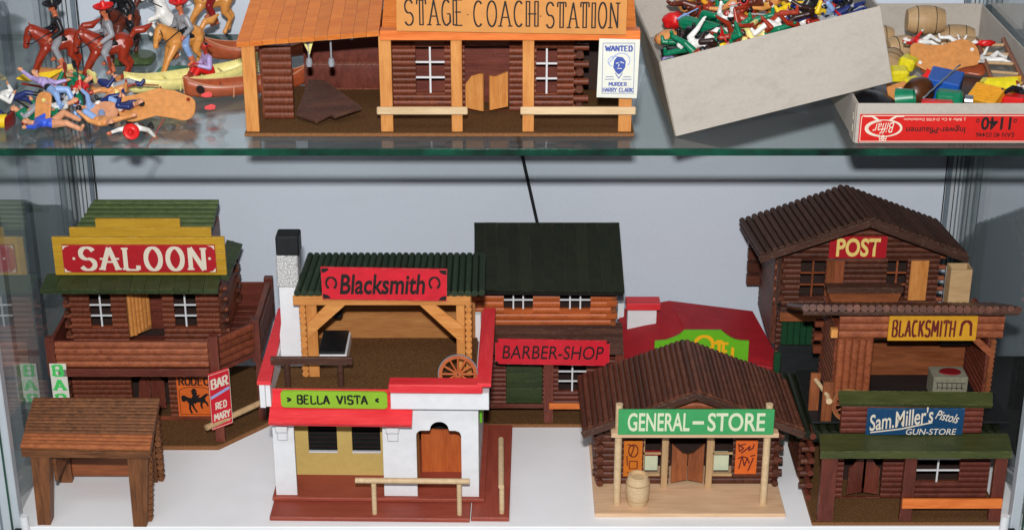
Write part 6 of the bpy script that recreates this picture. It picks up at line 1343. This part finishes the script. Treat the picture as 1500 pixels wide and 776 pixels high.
lump('toy_case', 'bright red plastic piece under the golden crate', 'toy piece', .5750, .0560, .0350, .026, .022, .014, RZ(-20), 'p_red', .003); tag(rod('silver_cap', (.5800, .0340, zb + .0370), (.5920, .0300, zb + .0370), .0078, 'silver', None, 14), 'silver cap beside the red piece at the right end', 'toy cap', GL)
prism('toy_star', [((.0105 if i % 2 else .0065) * math.cos(2 * PI * i / 10), (.0105 if i % 2 else .0065) * math.sin(2 * PI * i / 10)) for i in range(10)], -.003, .003, 'p_red', None, pre=T(.4940, .128, zb + .041) @ RX(-40)); tag(col.objects[-1], 'bright red pointed plastic piece beside the blue block', 'toy piece', GL)
puddle('figure_stand', 'small tan base with one white peg at the left of the fur roll', T(.4520, .0930, zb + .033) @ RX(35), wavy(.030, .026), .003, 'p_orange', ((.000, .002),), hm='p_white', group='plastic bases for toy figures')
blob('toy_bag', 'black bag lying in the left front corner under the tilted box', 'toy bag', T(.4190, .0780, zb + .022), (.028, .034, .016), 'p_black', 41, .06, GL)
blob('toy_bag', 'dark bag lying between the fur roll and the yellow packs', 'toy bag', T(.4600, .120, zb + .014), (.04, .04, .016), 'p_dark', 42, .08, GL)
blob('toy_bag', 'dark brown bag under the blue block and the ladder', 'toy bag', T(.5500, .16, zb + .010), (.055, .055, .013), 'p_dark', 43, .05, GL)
chn = tube('toy_chain', [(430 + i * 5.2, 30 + i * 6.5 + 1.0 * (-1) ** i, 36 + i * 1.6) for i in range(12)], .0010, 'aluminium_dark', None, T(.0350, .004, zb + .0095)); tag(chn, 'thin dark toy chain lying across the blue block', 'toy chain', GL)
figure('toy_figure', 'white plastic figure with red scarf at the left end of the tan base', 'sprawl', T(.5000, .2650, zb + .045) @ RZ(80) @ RX(-88) @ T(0, 0, -.04) @ Matrix.Scale(.82, 4), ('p_white', 'p_red', 'p_white', 'p_white', 'p_red', 'p_white'), group=GL)
figure('toy_figure', 'white plastic figure behind the tan base with a red crest', 'march', T(.5600, .2480, zb + .046) @ RZ(-100) @ RX(-90) @ T(0, 0, -.03) @ Matrix.Scale(.82, 4), ('p_white', 'p_white', 'p_white', 'p_white', 'p_red', 'p_red'), group=GL)
figure('toy_figure', 'white plastic figure with its legs poking out right of the tan base', 'sprawl', T(.5900, .2150, zb + .036) @ RZ(95) @ RX(-88) @ T(0, 0, -.025) @ Matrix.Scale(.82, 4), ('p_white', 'p_white', 'p_white', 'p_white', 'p_black', 'p_white'), group=GL)
figure('toy_figure', 'black and white spotted figure with red face at the right front corner', 'march', T(.5880, .0680, zb + .042) @ RZ(-60) @ RX(-80) @ T(0, 0, -.03), ('p_redskin', 'p_white', 'p_black', 'p_black', 'p_black', 'p_red'), group=GL, gun='p_brown')
blob('toy_comb', 'pinkish red comb shaped piece by the top of the ladder', 'toy piece', T(.5950, .2650, zb + .042), (.012, .004, .004), 'p_red', 51, .25, GL)
# labels shared by things nothing tells apart would clash: make every remaining duplicate unique by its pose
